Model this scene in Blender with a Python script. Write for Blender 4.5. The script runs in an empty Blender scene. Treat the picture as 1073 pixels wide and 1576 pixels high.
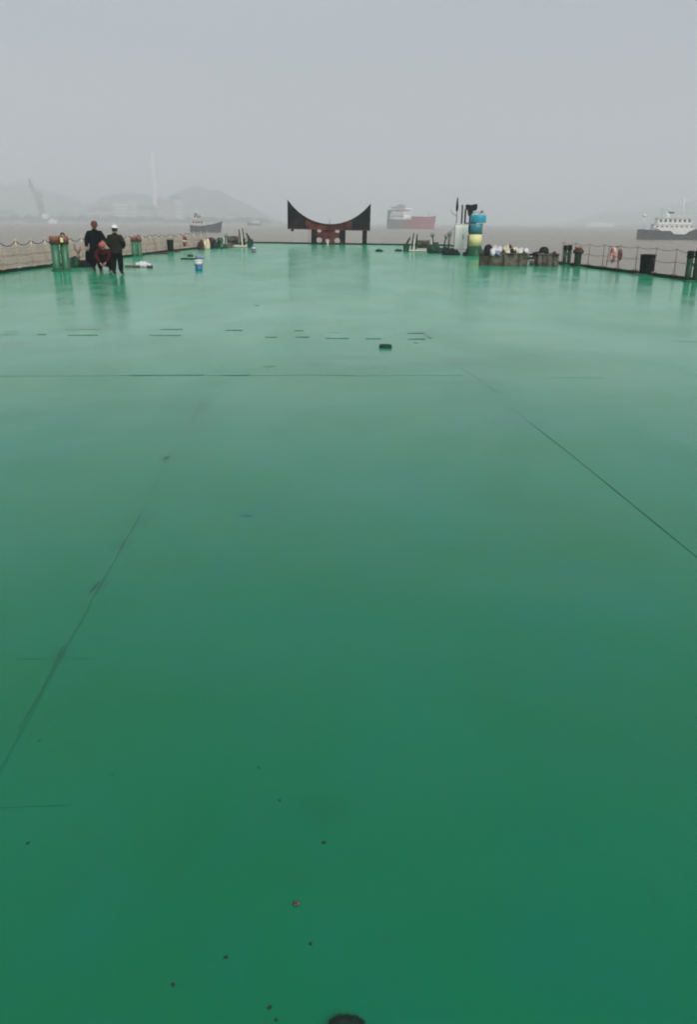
import bpy, bmesh, math, random
from mathutils import Vector, Matrix, Euler, noise as mnoise

R = math.radians
C = bpy.context.scene
COL = C.collection
random.seed(7)

# ---------------------------------------------------------------- camera
CAM_H = 1.85                 # eye height above the deck (deck top is z = 0)
F_PX, CX, CY = 1237.0, 536.5, 788.0      # focal length and centre in photo pixels
PITCH = math.atan((CY - 342.0) / F_PX)   # horizon at y = 342 in the middle
ROLL = R(0.45)
cam_d = bpy.data.cameras.new('camera')
cam = bpy.data.objects.new('camera', cam_d)
COL.objects.link(cam)
cam_d.sensor_fit = 'VERTICAL'
cam_d.angle = 2 * math.atan(788.0 / F_PX)
cam_d.clip_start = 0.05
cam_d.clip_end = 20000
CAM_M = Matrix.Rotation(R(90) - PITCH, 4, 'X') @ Matrix.Rotation(ROLL, 4, 'Z')
cam.matrix_world = Matrix.Translation((0, 0, CAM_H)) @ CAM_M
C.camera = cam

# ---------------------------------------------------------------- sky, sun, exposure
SUN_EL, SUN_ROT = R(40), R(152)
world = bpy.data.worlds.new('World')
C.world = world
world.use_nodes = True
wn, wl = world.node_tree.nodes, world.node_tree.links
wn.clear()
w_out = wn.new('ShaderNodeOutputWorld')
w_bg = wn.new('ShaderNodeBackground')
sky = wn.new('ShaderNodeTexSky')
sky.sky_type = 'NISHITA'
sky.sun_disc = False
sky.sun_elevation = SUN_EL
sky.sun_rotation = SUN_ROT
sky.air_density = 1.0
sky.dust_density = 4.0
sky.ozone_density = 2.0
hs = wn.new('ShaderNodeHueSaturation')
hs.inputs['Saturation'].default_value = 0.32
wl.new(sky.outputs[0], hs.inputs['Color'])
# overcast: soft broad cloud masses across the dome
tc = wn.new('ShaderNodeTexCoord')
mp = wn.new('ShaderNodeMapping')
mp.inputs['Scale'].default_value = (1.0, 1.0, 3.0)
wl.new(tc.outputs['Generated'], mp.inputs[0])
nz = wn.new('ShaderNodeTexNoise')
nz.inputs['Scale'].default_value = 2.2
nz.inputs['Detail'].default_value = 4.0
nz.inputs['Roughness'].default_value = 0.5
wl.new(mp.outputs[0], nz.inputs['Vector'])
mr = wn.new('ShaderNodeMapRange')
mr.inputs[1].default_value = 0.3
mr.inputs[2].default_value = 0.7
mr.inputs[3].default_value = 0.92
mr.inputs[4].default_value = 1.07
wl.new(nz.outputs['Fac'], mr.inputs[0])
mx = wn.new('ShaderNodeMix')
mx.data_type = 'RGBA'
mx.inputs[0].default_value = 0.75
mx.inputs[7].default_value = (3.55, 4.05, 4.5, 1)        # cloud layer over the clear sky
wl.new(hs.outputs[0], mx.inputs[6])
mu = wn.new('ShaderNodeVectorMath')
mu.operation = 'SCALE'
wl.new(mx.outputs[2], mu.inputs[0])
wl.new(mr.outputs[0], mu.inputs['Scale'])
wl.new(mu.outputs[0], w_bg.inputs['Color'])
w_bg.inputs['Strength'].default_value = 0.072
wl.new(w_bg.outputs[0], w_out.inputs['Surface'])

sun_d = bpy.data.lights.new('sun', 'SUN')
sun_d.energy = 1.5
sun_d.angle = R(35)
sun_d.color = (1.0, 0.98, 0.95)
sun = bpy.data.objects.new('sun', sun_d)
COL.objects.link(sun)
_d = Vector((math.sin(SUN_ROT) * math.cos(SUN_EL), math.cos(SUN_ROT) * math.cos(SUN_EL), math.sin(SUN_EL)))
sun.rotation_euler = _d.to_track_quat('Z', 'Y').to_euler()

C.view_settings.view_transform = 'Standard'
C.view_settings.look = 'None'
C.view_settings.exposure = 0.72
C.view_settings.gamma = 1.0
C.render.engine = 'CYCLES'
C.cycles.use_denoising = True
C.cycles.denoising_input_passes = 'RGB'
C.cycles.volume_bounces = 4
C.cycles.max_bounces = 8
C.cycles.filter_width = 1.9

# ---------------------------------------------------------------- measuring helpers
def ray(px, py):
    d = Vector(((px - CX) / F_PX, -(py - CY) / F_PX, -1.0))
    return (CAM_M.to_3x3() @ d)

def P(px, py, z=0.0):
    """world point seen at photo pixel (px, py) on the plane of height z"""
    d = ray(px, py)
    t = (z - CAM_H) / d.z
    return Vector((0, 0, CAM_H)) + d * t

def at(px, py, dist):
    """world point seen at pixel, at ground distance y = dist"""
    d = ray(px, py)
    return Vector((0, 0, CAM_H)) + d * (dist / d.y)

VS = 1 / 1.054        # the lens looks down, so uprights stretch a little in the picture

def mpp(p):
    """metres per photo pixel at world point p"""
    v = CAM_M.to_3x3().transposed() @ (Vector(p) - Vector((0, 0, CAM_H)))
    return -v.z / F_PX

# ---------------------------------------------------------------- materials
def mat(name, col, rough=0.6, metal=0.0, var=0.25, scale=4.0, col2=None, thr=(0.45, 0.62),
        bump=0.0, bscale=30.0, spec=0.5, detail=5.0):
    m = bpy.data.materials.new(name)
    m.use_nodes = True
    n, l = m.node_tree.nodes, m.node_tree.links
    b = n['Principled BSDF']
    t = n.new('ShaderNodeTexCoord')
    z = n.new('ShaderNodeTexNoise')
    z.inputs['Scale'].default_value = scale
    z.inputs['Detail'].default_value = detail
    l.new(t.outputs['Object'], z.inputs['Vector'])
    r = n.new('ShaderNodeMapRange')
    r.inputs[1].default_value = 0.3 if col2 is None else thr[0]
    r.inputs[2].default_value = 0.7 if col2 is None else thr[1]
    l.new(z.outputs['Fac'], r.inputs[0])
    x = n.new('ShaderNodeMix')
    x.data_type = 'RGBA'
    c2 = col2 if col2 else tuple(min(1, c * (1 + var)) for c in col)
    c1 = col if col2 else tuple(c * (1 - var) for c in col)
    x.inputs[6].default_value = (*c1, 1)
    x.inputs[7].default_value = (*c2, 1)
    l.new(r.outputs[0], x.inputs[0])
    l.new(x.outputs[2], b.inputs['Base Color'])
    b.inputs['Roughness'].default_value = rough
    b.inputs['Metallic'].default_value = metal
    b.inputs['Specular IOR Level'].default_value = spec
    if bump:
        z2 = n.new('ShaderNodeTexNoise')
        z2.inputs['Scale'].default_value = bscale
        z2.inputs['Detail'].default_value = 4
        l.new(t.outputs['Object'], z2.inputs['Vector'])
        bp = n.new('ShaderNodeBump')
        bp.inputs['Strength'].default_value = bump
        bp.inputs['Distance'].default_value = 0.02
        l.new(z2.outputs['Fac'], bp.inputs['Height'])
        l.new(bp.outputs[0], b.inputs['Normal'])
    return m

STAINS = [(515, 550, .75, .30, .5), (485, 560, .45, .22, .45), (575, 566, .5, .25, .4), (560, 551, .5, .2, .35), (640, 560, .6, .3, .3), (790, 648, .35, .5, .3),
          (740, 590, .5, .6, .35), (700, 555, .5, .6, .35), (310, 625, .14, .5, .4), (256, 706, .07, .14, .6), (150, 905, .06, .10, .5), (188, 838, .06, .12, .5), (380, 793, .10, .06, .4),
          (300, 660, .2, .5, .25), (215, 800, .12, .25, .3), (90, 1010, .05, .10, .4), (500, 1250, .12, .10, .22), (150, 505, .8, .8, .3), (20, 530, .7, .7, .35), (840, 545, .9, .5, .25), (480, 630, .5, .2, .25)]

# broad soft patches where the deck green is tinted bluer
BLUE_PATCHES = [(300, 920, .9, .9, .35), (860, 950, 1.2, 1.0, .38), (560, 760, 2.2, 1.4, .35), (200, 640, 2.4, 1.8, .3), (800, 640, 2.6, 1.8, .3)]

def deck_material(shade=1.0):
    m = bpy.data.materials.new('wet green deck paint')
    m.use_nodes = True
    n, l = m.node_tree.nodes, m.node_tree.links
    b = n['Principled BSDF']
    t = n.new('ShaderNodeTexCoord')
    def noise(scale, detail=4, rough=0.5, stretch=None, dist=0.0):
        z = n.new('ShaderNodeTexNoise')
        z.inputs['Scale'].default_value = scale
        z.inputs['Detail'].default_value = detail
        z.inputs['Roughness'].default_value = rough
        z.inputs['Distortion'].default_value = dist
        if stretch:
            q = n.new('ShaderNodeMapping')
            q.inputs['Scale'].default_value = stretch
            l.new(t.outputs['Object'], q.inputs[0])
            l.new(q.outputs[0], z.inputs['Vector'])
        else:
            l.new(t.outputs['Object'], z.inputs['Vector'])
        return z
    def rng(src, a, c, lo, hi):
        r = n.new('ShaderNodeMapRange')
        r.inputs[1].default_value, r.inputs[2].default_value = a, c
        r.inputs[3].default_value, r.inputs[4].default_value = lo, hi
        l.new(src, r.inputs[0])
        return r.outputs[0]
    def mix(fac, c1, c2, blend='MIX'):
        x = n.new('ShaderNodeMix')
        x.data_type = 'RGBA'
        x.blend_type = blend
        if isinstance(fac, float): x.inputs[0].default_value = fac
        else: l.new(fac, x.inputs[0])
        for s, c in ((6, c1), (7, c2)):
            if isinstance(c, tuple): x.inputs[s].default_value = (*c, 1)
            else: l.new(c, x.inputs[s])
        return x.outputs[2]
    big = noise(0.55, 3, 0.5)
    c = mix(rng(big.outputs['Fac'], 0.35, 0.65, 0, 1), DECK_A, DECK_B)
    mid = noise(2.4, 4, 0.55, (1.0, 0.8, 1.0), 0.6)
    c = mix(rng(mid.outputs['Fac'], 0.48, 0.72, 0, 0.7), c, DECK_C)
    grime = noise(7.0, 3, 0.6, (1, 1, 1), 0.8)
    c = mix(rng(grime.outputs['Fac'], 0.60, 0.78, 0, 0.35), c, DECK_D)
    fine = noise(60.0, 3, 0.6)
    c = mix(rng(fine.outputs['Fac'], 0.66, 0.78, 0, 0.10), c, DECK_D)
    rn = noise(0.9, 5, 0.6, (1.4, 0.7, 1), 0.4)
    rough_out = rng(rn.outputs['Fac'], 0.3, 0.7, DECK_R0, DECK_R1)
    # plates buckled a little between their frames, thick brushed paint on top
    h1 = noise(0.45, 2, 0.4)
    h2 = noise(4.0, 2, 0.5, (1, 1, 1), 0.3)
    def bump(src, st, dist, prev=None):
        k = n.new('ShaderNodeBump')
        k.inputs['Strength'].default_value = st
        k.inputs['Distance'].default_value = dist
        l.new(src, k.inputs['Height'])
        if prev: l.new(prev, k.inputs['Normal'])
        return k.outputs[0]
    nb = bump(h1.outputs['Fac'], 0.32, 0.05)
    nb = bump(h2.outputs['Fac'], 0.03, 0.005, nb)
    # green paint under a film of rain water: a matt coat plus the film's own mirror
    df = n.new('ShaderNodeBsdfDiffuse')
    # soft stains, scuffed and bluer patches, each with its own place on the plates
    geo = n.new('ShaderNodeTexCoord')
    sn = noise(3.2, 3, 0.6, (1, 1, 1), 1.2)
    for (sx_, sy_, rx_, ry_, amt, tone) in [q_ + ((0.003, 0.070, 0.042),) for q_ in STAINS] + [q_ + ((0.001, 0.172, 0.118),) for q_ in BLUE_PATCHES]:
        q = P(sx_, sy_)
        mp_ = n.new('ShaderNodeMapping'); mp_.vector_type = 'POINT'
        mp_.inputs['Location'].default_value = (-q.x / rx_, -q.y / ry_, 0)
        mp_.inputs['Scale'].default_value = (1 / rx_, 1 / ry_, 0)
        l.new(geo.outputs['Object'], mp_.inputs[0])
        ln = n.new('ShaderNodeVectorMath'); ln.operation = 'LENGTH'
        l.new(mp_.outputs[0], ln.inputs[0])
        aa = n.new('ShaderNodeMath'); aa.operation = 'MULTIPLY_ADD'; aa.inputs[1].default_value = 1.6
        l.new(sn.outputs['Fac'], aa.inputs[0]); l.new(ln.outputs['Value'], aa.inputs[2])
        c = mix(rng(aa.outputs[0], 0.8, 1.9, amt, 0.0), c, tone)
    scuff = noise(1.6, 4, 0.6, (5.0, .5, 1), 0.5)
    c = mix(rng(scuff.outputs['Fac'], 0.60, 0.80, 0, 0.30), c, (0.010, 0.162, 0.094))
    if shade != 1.0:
        c = mix(1.0, c, (shade, shade, shade), 'MULTIPLY')
    l.new(c, df.inputs['Color']); l.new(nb, df.inputs['Normal'])
    fr = n.new('ShaderNodeFresnel')
    fr.inputs['IOR'].default_value = 1.41
    l.new(nb, fr.inputs['Normal'])
    mn = n.new('ShaderNodeMath'); mn.operation = 'MINIMUM'; mn.inputs[1].default_value = 0.54
    l.new(fr.outputs[0], mn.inputs[0])
    gl = n.new('ShaderNodeBsdfGlossy')
    wet = noise(0.32, 5, 0.6, (1.3, .7, 1), 0.7)
    wm = n.new('ShaderNodeMath'); wm.operation = 'MULTIPLY'
    l.new(mn.outputs[0], wm.inputs[0]); l.new(rng(wet.outputs['Fac'], 0.35, 0.65, 0.90, 1.08), wm.inputs[1])
    l.new(wm.outputs[0], gl.inputs['Color']); l.new(nb, gl.inputs['Normal'])
    l.new(rough_out, gl.inputs['Roughness'])
    ad = n.new('ShaderNodeAddShader')
    l.new(df.outputs[0], ad.inputs[0]); l.new(gl.outputs[0], ad.inputs[1])
    l.new(ad.outputs[0], n['Material Output'].inputs['Surface'])
    n.remove(b)
    return m

DECK_A = (0.0005, 0.152, 0.058)
DECK_B = (0.0005, 0.170, 0.086)
DECK_C = (0.001, 0.158, 0.092)
DECK_D = (0.005, 0.113, 0.056)
DECK_R0, DECK_R1 = 0.13, 0.23

def water_material():
    m = bpy.data.materials.new('muddy harbour water')
    m.use_nodes = True
    n, l = m.node_tree.nodes, m.node_tree.links
    b = n['Principled BSDF']
    t = n.new('ShaderNodeTexCoord')
    z = n.new('ShaderNodeTexNoise')
    z.inputs['Scale'].default_value = 0.02
    z.inputs['Detail'].default_value = 5
    l.new(t.outputs['Object'], z.inputs['Vector'])
    x = n.new('ShaderNodeMix')
    x.data_type = 'RGBA'
    x.inputs[6].default_value = (0.205, 0.158, 0.102, 1)
    x.inputs[7].default_value = (0.255, 0.202, 0.136, 1)
    l.new(z.outputs['Fac'], x.inputs[0])
    l.new(x.outputs[2], b.inputs['Base Color'])
    b.inputs['Roughness'].default_value = 0.28
    b.inputs['IOR'].default_value = 1.33
    w = n.new('ShaderNodeTexNoise')
    w.inputs['Scale'].default_value = 0.9
    w.inputs['Detail'].default_value = 6
    w.inputs['Roughness'].default_value = 0.6
    l.new(t.outputs['Object'], w.inputs['Vector'])
    bp = n.new('ShaderNodeBump')
    bp.inputs['Strength'].default_value = 0.9
    bp.inputs['Distance'].default_value = 0.35
    l.new(w.outputs['Fac'], bp.inputs['Height'])
    l.new(bp.outputs[0], b.inputs['Normal'])
    return m

M = {}
M['deck'] = deck_material()
M['weld'] = deck_material(0.58)      # grimy weld bead under the same film of water
M['weld_soft'] = deck_material(0.85)
M['kerb'] = mat('dark green kerb paint', (0.003, 0.016, 0.009), 0.6, spec=0.2, col2=(0.006, 0.06, 0.03), thr=(0.52, 0.7), scale=2)
M['hull_side'] = mat('dark hull plate', (0.03, 0.03, 0.03), 0.6, col2=(0.09, 0.035, 0.02), scale=0.8)
M['water'] = water_material()
M['green'] = mat('green bollard paint', (0.018, 0.14, 0.062), 0.38, col2=(0.05, 0.16, 0.09), scale=3, bump=0.3, bscale=14)
M['dgreen'] = mat('dark green machine paint', (0.004, 0.030, 0.015), 0.55, spec=0.3, col2=(0.012, 0.065, 0.032), scale=4, bump=0.3)
M['rust'] = mat('flaking red rust', (0.22, 0.075, 0.05), 0.8, col2=(0.40, 0.20, 0.14), scale=7, bump=0.6, bscale=25)
M['drust'] = mat('dark brown rust', (0.045, 0.015, 0.010), 0.8, col2=(0.10, 0.03, 0.018), scale=5, bump=0.5)
M['black'] = mat('black paint', (0.006, 0.006, 0.006), 0.6, var=0.4, scale=5, bump=0.2, spec=0.2)
M['rubber'] = mat('black rubber', (0.010, 0.009, 0.009), 0.85, spec=0.15, var=0.3, scale=6, bump=0.4)
M['cradle'] = mat('red oxide steel', (0.060, 0.013, 0.010), 0.8, spec=0.2, col2=(0.17, 0.045, 0.032), thr=(0.42, 0.62), scale=1.1, bump=0.4)
M['cradle_black'] = mat('tarred steel', (0.005, 0.005, 0.006), 0.8, spec=0.15, col2=(0.035, 0.014, 0.011), thr=(0.5, 0.75), scale=1.3, bump=0.3)
M['cream'] = mat('cream paint', (0.62, 0.58, 0.44), 0.5, col2=(0.48, 0.38, 0.26), thr=(0.55, 0.8), scale=3)
M['net'] = mat('faded cream netting', (0.50, 0.40, 0.28), 0.9, var=0.2, scale=1.5)
M['post'] = mat('weathered cream rail paint', (0.66, 0.55, 0.43), 0.6, col2=(0.40, 0.22, 0.16), thr=(0.52, 0.72), scale=3)
M['chain'] = mat('dull chain', (0.11, 0.085, 0.07), 0.6, metal=0.3, var=0.4, scale=6)
M['redrail'] = mat('rusty rail', (0.20, 0.125, 0.105), 0.7, var=0.4, scale=5)
M['white'] = mat('white paint', (0.72, 0.73, 0.72), 0.45, col2=(0.55, 0.53, 0.48), thr=(0.55, 0.8), scale=1.4)
M['cabinet'] = mat('pale grey cabinet paint', (0.86, 0.85, 0.80), 0.55, col2=(0.68, 0.64, 0.52), thr=(0.58, 0.82), scale=2.2)
M['cyan'] = mat('turquoise paint', (0.015, 0.34, 0.44), 0.35, var=0.12, scale=3)
M['teal'] = mat('weathered teal paint', (0.035, 0.20, 0.25), 0.4, col2=(0.08, 0.27, 0.32), scale=4)
M['yellow'] = mat('pale yellow paint', (0.78, 0.72, 0.33), 0.45, col2=(0.60, 0.50, 0.16), thr=(0.56, 0.75), scale=2.4)
M['bin'] = mat('muddy rusted steel', (0.050, 0.045, 0.030), 0.85, spec=0.2, col2=(0.17, 0.155, 0.115), thr=(0.4, 0.65), scale=3.5, bump=0.5)
M['sack_white'] = mat('white woven sack', (0.70, 0.68, 0.68), 0.85, col2=(0.46, 0.45, 0.50), thr=(0.5, 0.72), scale=6, bump=0.6, bscale=12)
M['sack_cream'] = mat('cream sack', (0.70, 0.62, 0.42), 0.85, var=0.2, scale=5, bump=0.5, bscale=12)
M['sack_black'] = mat('black plastic sack', (0.009, 0.009, 0.008), 0.6, spec=0.2, var=0.4, scale=6, bump=0.6, bscale=10)
M['blue'] = mat('blue plastic', (0.02, 0.16, 0.30), 0.4, var=0.2, scale=8)
M['bluegrey'] = mat('blue grey rope', (0.22, 0.26, 0.34), 0.85, var=0.3, scale=12)
M['olive'] = mat('olive canvas', (0.085, 0.082, 0.050), 0.9, col2=(0.13, 0.12, 0.08), scale=5, bump=0.5)
M['jacket_black'] = mat('black work jacket cloth', (0.004, 0.004, 0.005), 0.85, spec=0.1, var=0.3, scale=8, bump=0.6, bscale=16)
M['jacket_olive'] = mat('olive work jacket cloth', (0.020, 0.019, 0.012), 0.85, spec=0.1, var=0.3, scale=7, bump=0.6, bscale=16)
M['jacket_red'] = mat('dark red work jacket cloth', (0.055, 0.007, 0.008), 0.85, spec=0.1, var=0.3, scale=7, bump=0.6, bscale=16)
M['trousers'] = mat('black trouser cloth', (0.004, 0.004, 0.0045), 0.85, spec=0.1, var=0.3, scale=8, bump=0.5, bscale=16)
M['boot'] = mat('black rubber boot', (0.010, 0.010, 0.010), 0.4, var=0.3, scale=8)
M['skin'] = mat('skin', (0.42, 0.24, 0.17), 0.6, var=0.1, scale=9)
M['lip'] = mat('lip skin', (0.30, 0.11, 0.09), 0.6, var=0.1, scale=9)
M['hair'] = mat('black hair', (0.010, 0.008, 0.007), 0.6, var=0.3, scale=30)
M['helmet_red'] = mat('red safety helmet', (0.14, 0.026, 0.022), 0.6, var=0.15, scale=5)
M['helmet_white'] = mat('white safety helmet', (0.74, 0.73, 0.70), 0.35, var=0.08, scale=5)
M['helmet_pink'] = mat('faded red knitted cap', (0.46, 0.09, 0.075), 0.8, var=0.25, scale=9)
M['glass'] = mat('dark window glass', (0.03, 0.035, 0.04), 0.15, var=0.2, scale=2)
M['ship_grey'] = mat('dark grey ship paint', (0.05, 0.053, 0.056), 0.5, col2=(0.09, 0.06, 0.045), thr=(0.55, 0.75), scale=0.4)
M['ship_black'] = mat('black ship paint', (0.020, 0.024, 0.027), 0.5, col2=(0.04, 0.04, 0.04), scale=0.5)
M['ship_slate'] = mat('slate ship paint', (0.14, 0.15, 0.16), 0.5, var=0.2, scale=0.4)
M['ship_red'] = mat('red ship paint', (0.32, 0.045, 0.07), 0.5, col2=(0.38, 0.09, 0.10), scale=0.3)
M['ship_white'] = mat('white ship paint', (0.78, 0.78, 0.76), 0.45, col2=(0.62, 0.58, 0.50), thr=(0.58, 0.8), scale=0.5)
M['ship_dull'] = mat('dulled white ship paint', (0.50, 0.48, 0.46), 0.55, col2=(0.30, 0.26, 0.24), thr=(0.5, 0.75), scale=0.6)
M['ship_yellow'] = mat('buff mast paint', (0.62, 0.58, 0.45), 0.5, var=0.15, scale=0.6)
M['crane'] = mat('grey crane steel', (0.10, 0.115, 0.11), 0.6, var=0.2, scale=0.2)
M['hill'] = mat('wooded hillside', (0.030, 0.050, 0.030), 0.95, col2=(0.075, 0.085, 0.055), scale=0.02, detail=8, spec=0.1)
M['shore'] = mat('quay and mud bank', (0.16, 0.15, 0.13), 0.9, col2=(0.09, 0.10, 0.08), scale=0.03, spec=0.2)
M['leaf'] = mat('dark green foliage', (0.030, 0.055, 0.025), 0.9, col2=(0.07, 0.09, 0.04), scale=0.1, spec=0.1)
M['wall_pink'] = mat('pinkish plaster', (0.50, 0.40, 0.38), 0.85, var=0.12, scale=0.1)
M['wall_pale'] = mat('pale plaster', (0.66, 0.66, 0.64), 0.85, var=0.12, scale=0.1)
M['wall_grey'] = mat('grey concrete', (0.32, 0.33, 0.33), 0.85, var=0.15, scale=0.1)
M['roof'] = mat('dark roof sheet', (0.16, 0.13, 0.13), 0.8, var=0.2, scale=0.2)
M['chip'] = mat('rust chip', (0.012, 0.016, 0.012), 0.8, col2=(0.05, 0.03, 0.022), scale=60)
M['skirt'] = mat('dark green skirt paint', (0.008, 0.070, 0.030), 0.5, spec=0.3, col2=(0.02, 0.10, 0.05), scale=5, bump=0.3)
M['flake'] = mat('dull rust flake', (0.05, 0.03, 0.025), 0.8, col2=(0.26, 0.14, 0.11), scale=90)
M['bristle'] = mat('dark bristles', (0.006, 0.030, 0.018), 0.8, var=0.6, scale=40)
M['wood'] = mat('stained wood', (0.16, 0.060, 0.038), 0.7, col2=(0.08, 0.03, 0.02), scale=8)

# ---------------------------------------------------------------- mesh builder
class MB:
    def __init__(self):
        self.bm = bmesh.new()
        self.mi = 0
    def _faces(self, vs, faces, smooth=False):
        bv = [self.bm.verts.new(v) for v in vs]
        for f in faces:
            try:
                q = self.bm.faces.new([bv[i] for i in f])
                q.smooth = smooth
                q.material_index = self.mi
            except ValueError:
                pass
        return self
    def box(self, c, s, rot=None, bev=0.0, taper=1.0):
        c = Vector(c)
        x, y, z = s[0] / 2, s[1] / 2, s[2] / 2
        m = rot.to_matrix() if isinstance(rot, Euler) else (rot or Matrix.Identity(3))
        vs = []
        if bev <= 0:
            for sx, sy, sz in ((-1,-1,-1),(1,-1,-1),(1,1,-1),(-1,1,-1),(-1,-1,1),(1,-1,1),(1,1,1),(-1,1,1)):
                k = taper if sz > 0 else 1.0
                vs.append(c + m @ Vector((sx * x * k, sy * y * k, sz * z)))
            return self._faces(vs, [(0,3,2,1),(4,5,6,7),(0,1,5,4),(1,2,6,5),(2,3,7,6),(3,0,4,7)])
        # bevelled upright edges and top/bottom chamfer
        b = min(bev, x * .9, y * .9, z * .9)
        def ringpts(ix, iy, zz):
            return [(-ix + b, -iy, zz), (ix - b, -iy, zz), (ix, -iy + b, zz), (ix, iy - b, zz),
                    (ix - b, iy, zz), (-ix + b, iy, zz), (-ix, iy - b, zz), (-ix, -iy + b, zz)]
        rings = [ringpts(x - b * .5, y - b * .5, -z), ringpts(x, y, -z + b * .6), ringpts(x * taper, y * taper, z - b * .6), ringpts(x * taper - b * .5, y * taper - b * .5, z)]
        for rg in rings:
            for p in rg: vs.append(c + m @ Vector(p))
        fs = [tuple(reversed(range(8))), tuple(range(24, 32))]
        for k in range(3):
            for i in range(8):
                j = (i + 1) % 8
                fs.append((k * 8 + i, k * 8 + j, k * 8 + 8 + j, k * 8 + 8 + i))
        return self._faces(vs, fs)
    def tube(self, pts, r, n=8, caps=True):
        pts = [Vector(p) for p in pts]
        rs = r if isinstance(r, (list, tuple)) else [r] * len(pts)
        vs, fs = [], []
        prev = None
        for i, p in enumerate(pts):
            a = pts[max(i - 1, 0)]; b = pts[min(i + 1, len(pts) - 1)]
            d = (b - a).normalized()
            u = d.orthogonal().normalized() if prev is None else (prev - d * prev.dot(d)).normalized()
            prev = u
            w = d.cross(u)
            for k in range(n):
                an = 2 * math.pi * k / n
                vs.append(p + (u * math.cos(an) + w * math.sin(an)) * rs[i])
        for i in range(len(pts) - 1):
            for k in range(n):
                j = (k + 1) % n
                fs.append((i * n + k, i * n + j, i * n + n + j, i * n + n + k))
        self._faces(vs, fs, True)
        if caps:
            m = len(pts) - 1
            self._faces(vs[:n], [tuple(reversed(range(n)))])
            self._faces(vs[m * n:], [tuple(range(n))])
        return self
    def lathe(self, prof, c=(0, 0, 0), n=24, rot=None, smooth=True, sx=1.0):
        c = Vector(c)
        m = rot.to_matrix() if isinstance(rot, Euler) else (rot or Matrix.Identity(3))
        vs, fs = [], []
        for (r, z) in prof:
            for k in range(n):
                a = 2 * math.pi * k / n
                vs.append(c + m @ Vector((r * math.cos(a) * sx, r * math.sin(a), z)))
        for i in range(len(prof) - 1):
            for k in range(n):
                j = (k + 1) % n
                fs.append((i * n + k, i * n + j, i * n + n + j, i * n + n + k))
        if prof[0][0] > 1e-4: fs.append(tuple(reversed(range(n))))
        if prof[-1][0] > 1e-4: fs.append(tuple(range((len(prof) - 1) * n, len(prof) * n)))
        self._faces(vs, fs, smooth)
        return self
    def prism(self, poly, y0, y1, m=None, c=(0, 0, 0)):
        """outline in x,z pushed from y0 to y1"""
        c = Vector(c); m = m or Matrix.Identity(3)
        k = len(poly)
        vs = [c + m @ Vector((x, y0, z)) for x, z in poly] + [c + m @ Vector((x, y1, z)) for x, z in poly]
        fs = [tuple(range(k)), tuple(reversed(range(k, 2 * k)))]
        for i in range(k):
            j = (i + 1) % k
            fs.append((j, i, k + i, k + j))
        return self._faces(vs, fs)
    def blob(self, c, s, seed=0, amp=0.18, sub=2, freq=1.7, flat=False, rot=None):
        c = Vector(c)
        t = bmesh.new()
        bmesh.ops.create_icosphere(t, subdivisions=sub, radius=1.0)
        off = Vector((seed * 3.7, seed * 1.3, -seed * 2.1))
        mm = rot.to_matrix() if rot else Matrix.Identity(3)
        vs = []
        for i, v in enumerate(t.verts):
            d = v.co.normalized()
            k = 1 + amp * mnoise.noise(d * freq + off) * 2
            q = Vector((d.x * s[0] * k, d.y * s[1] * k, d.z * s[2] * k))
            if flat and q.z < -0.55 * s[2]: q.z = -0.55 * s[2]
            vs.append(c + mm @ q)
            v.index = i
        fs = [tuple(v.index for v in f.verts) for f in t.faces]
        t.free()
        return self._faces(vs, fs, True)
    def torus(self, c, R0, r, rot=None, n=24, k=10, arc=None):
        c = Vector(c); m = rot.to_matrix() if rot else Matrix.Identity(3)
        pts = [c + m @ Vector((R0 * math.cos(2 * math.pi * i / n), R0 * math.sin(2 * math.pi * i / n), 0)) for i in range(n + 1)]
        return self.tube(pts, r, k, caps=False)
    def build(self, name, mats, parent=None, loc=None):
        me = bpy.data.meshes.new(name)
        bmesh.ops.remove_doubles(self.bm, verts=self.bm.verts, dist=1e-5)
        bmesh.ops.recalc_face_normals(self.bm, faces=self.bm.faces)
        self.bm.to_mesh(me); self.bm.free()
        for q in (mats if isinstance(mats, (list, tuple)) else [mats]):
            me.materials.append(q)
        o = bpy.data.objects.new(name, me)
        COL.objects.link(o)
        if parent: o.parent = parent
        if loc is not None: o.location = loc
        return o

def tag(o, label, cat, group=None, kind=None):
    if label: o['label'] = label
    if cat: o['category'] = cat
    if group: o['group'] = group
    if kind: o['kind'] = kind
    return o

def thing(name, label, cat, loc=(0, 0, 0), rz=0.0, group=None, scale=1.0):
    o = bpy.data.objects.new(name, None)
    o.empty_display_size = 0.2
    COL.objects.link(o)
    o.location = loc
    o.rotation_euler = (0, 0, rz)
    o.scale = (scale, scale, scale) if not isinstance(scale, tuple) else scale
    return tag(o, label, cat, group)

def struct(o):
    o['kind'] = 'structure'
    return o

def copy_tree(o, parent=None):
    c = o.copy(); COL.objects.link(c)
    if parent: c.parent = parent
    for ch in list(o.children): copy_tree(ch, c)
    return c

def dup(src, loc, rz, label, scale=None, group=None):
    c = copy_tree(src)
    c.location = loc
    c.rotation_euler = (0, 0, rz)
    if scale: c.scale = (scale,) * 3 if not isinstance(scale, tuple) else scale
    c['label'] = label
    if group: c['group'] = group
    return c

# ---------------------------------------------------------------- water, shore, hills
WATER_Z = -2.9
mb = MB()
rings = [0, 15, 40, 100, 250, 600, 1400, 2600, 4000]
prof = [(r, 0) for r in rings]
vs, fs = [], []
N = 64
for r in rings:
    for k in range(N):
        a = 2 * math.pi * k / N
        vs.append((r * math.cos(a), r * math.sin(a), WATER_Z))
for i in range(len(rings) - 1):
    for k in range(N):
        j = (k + 1) % N
        fs.append((i * N + k, i * N + j, i * N + N + j, i * N + N + k))
mb._faces(vs, fs)
struct(mb.build('water', M['water']))

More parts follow.
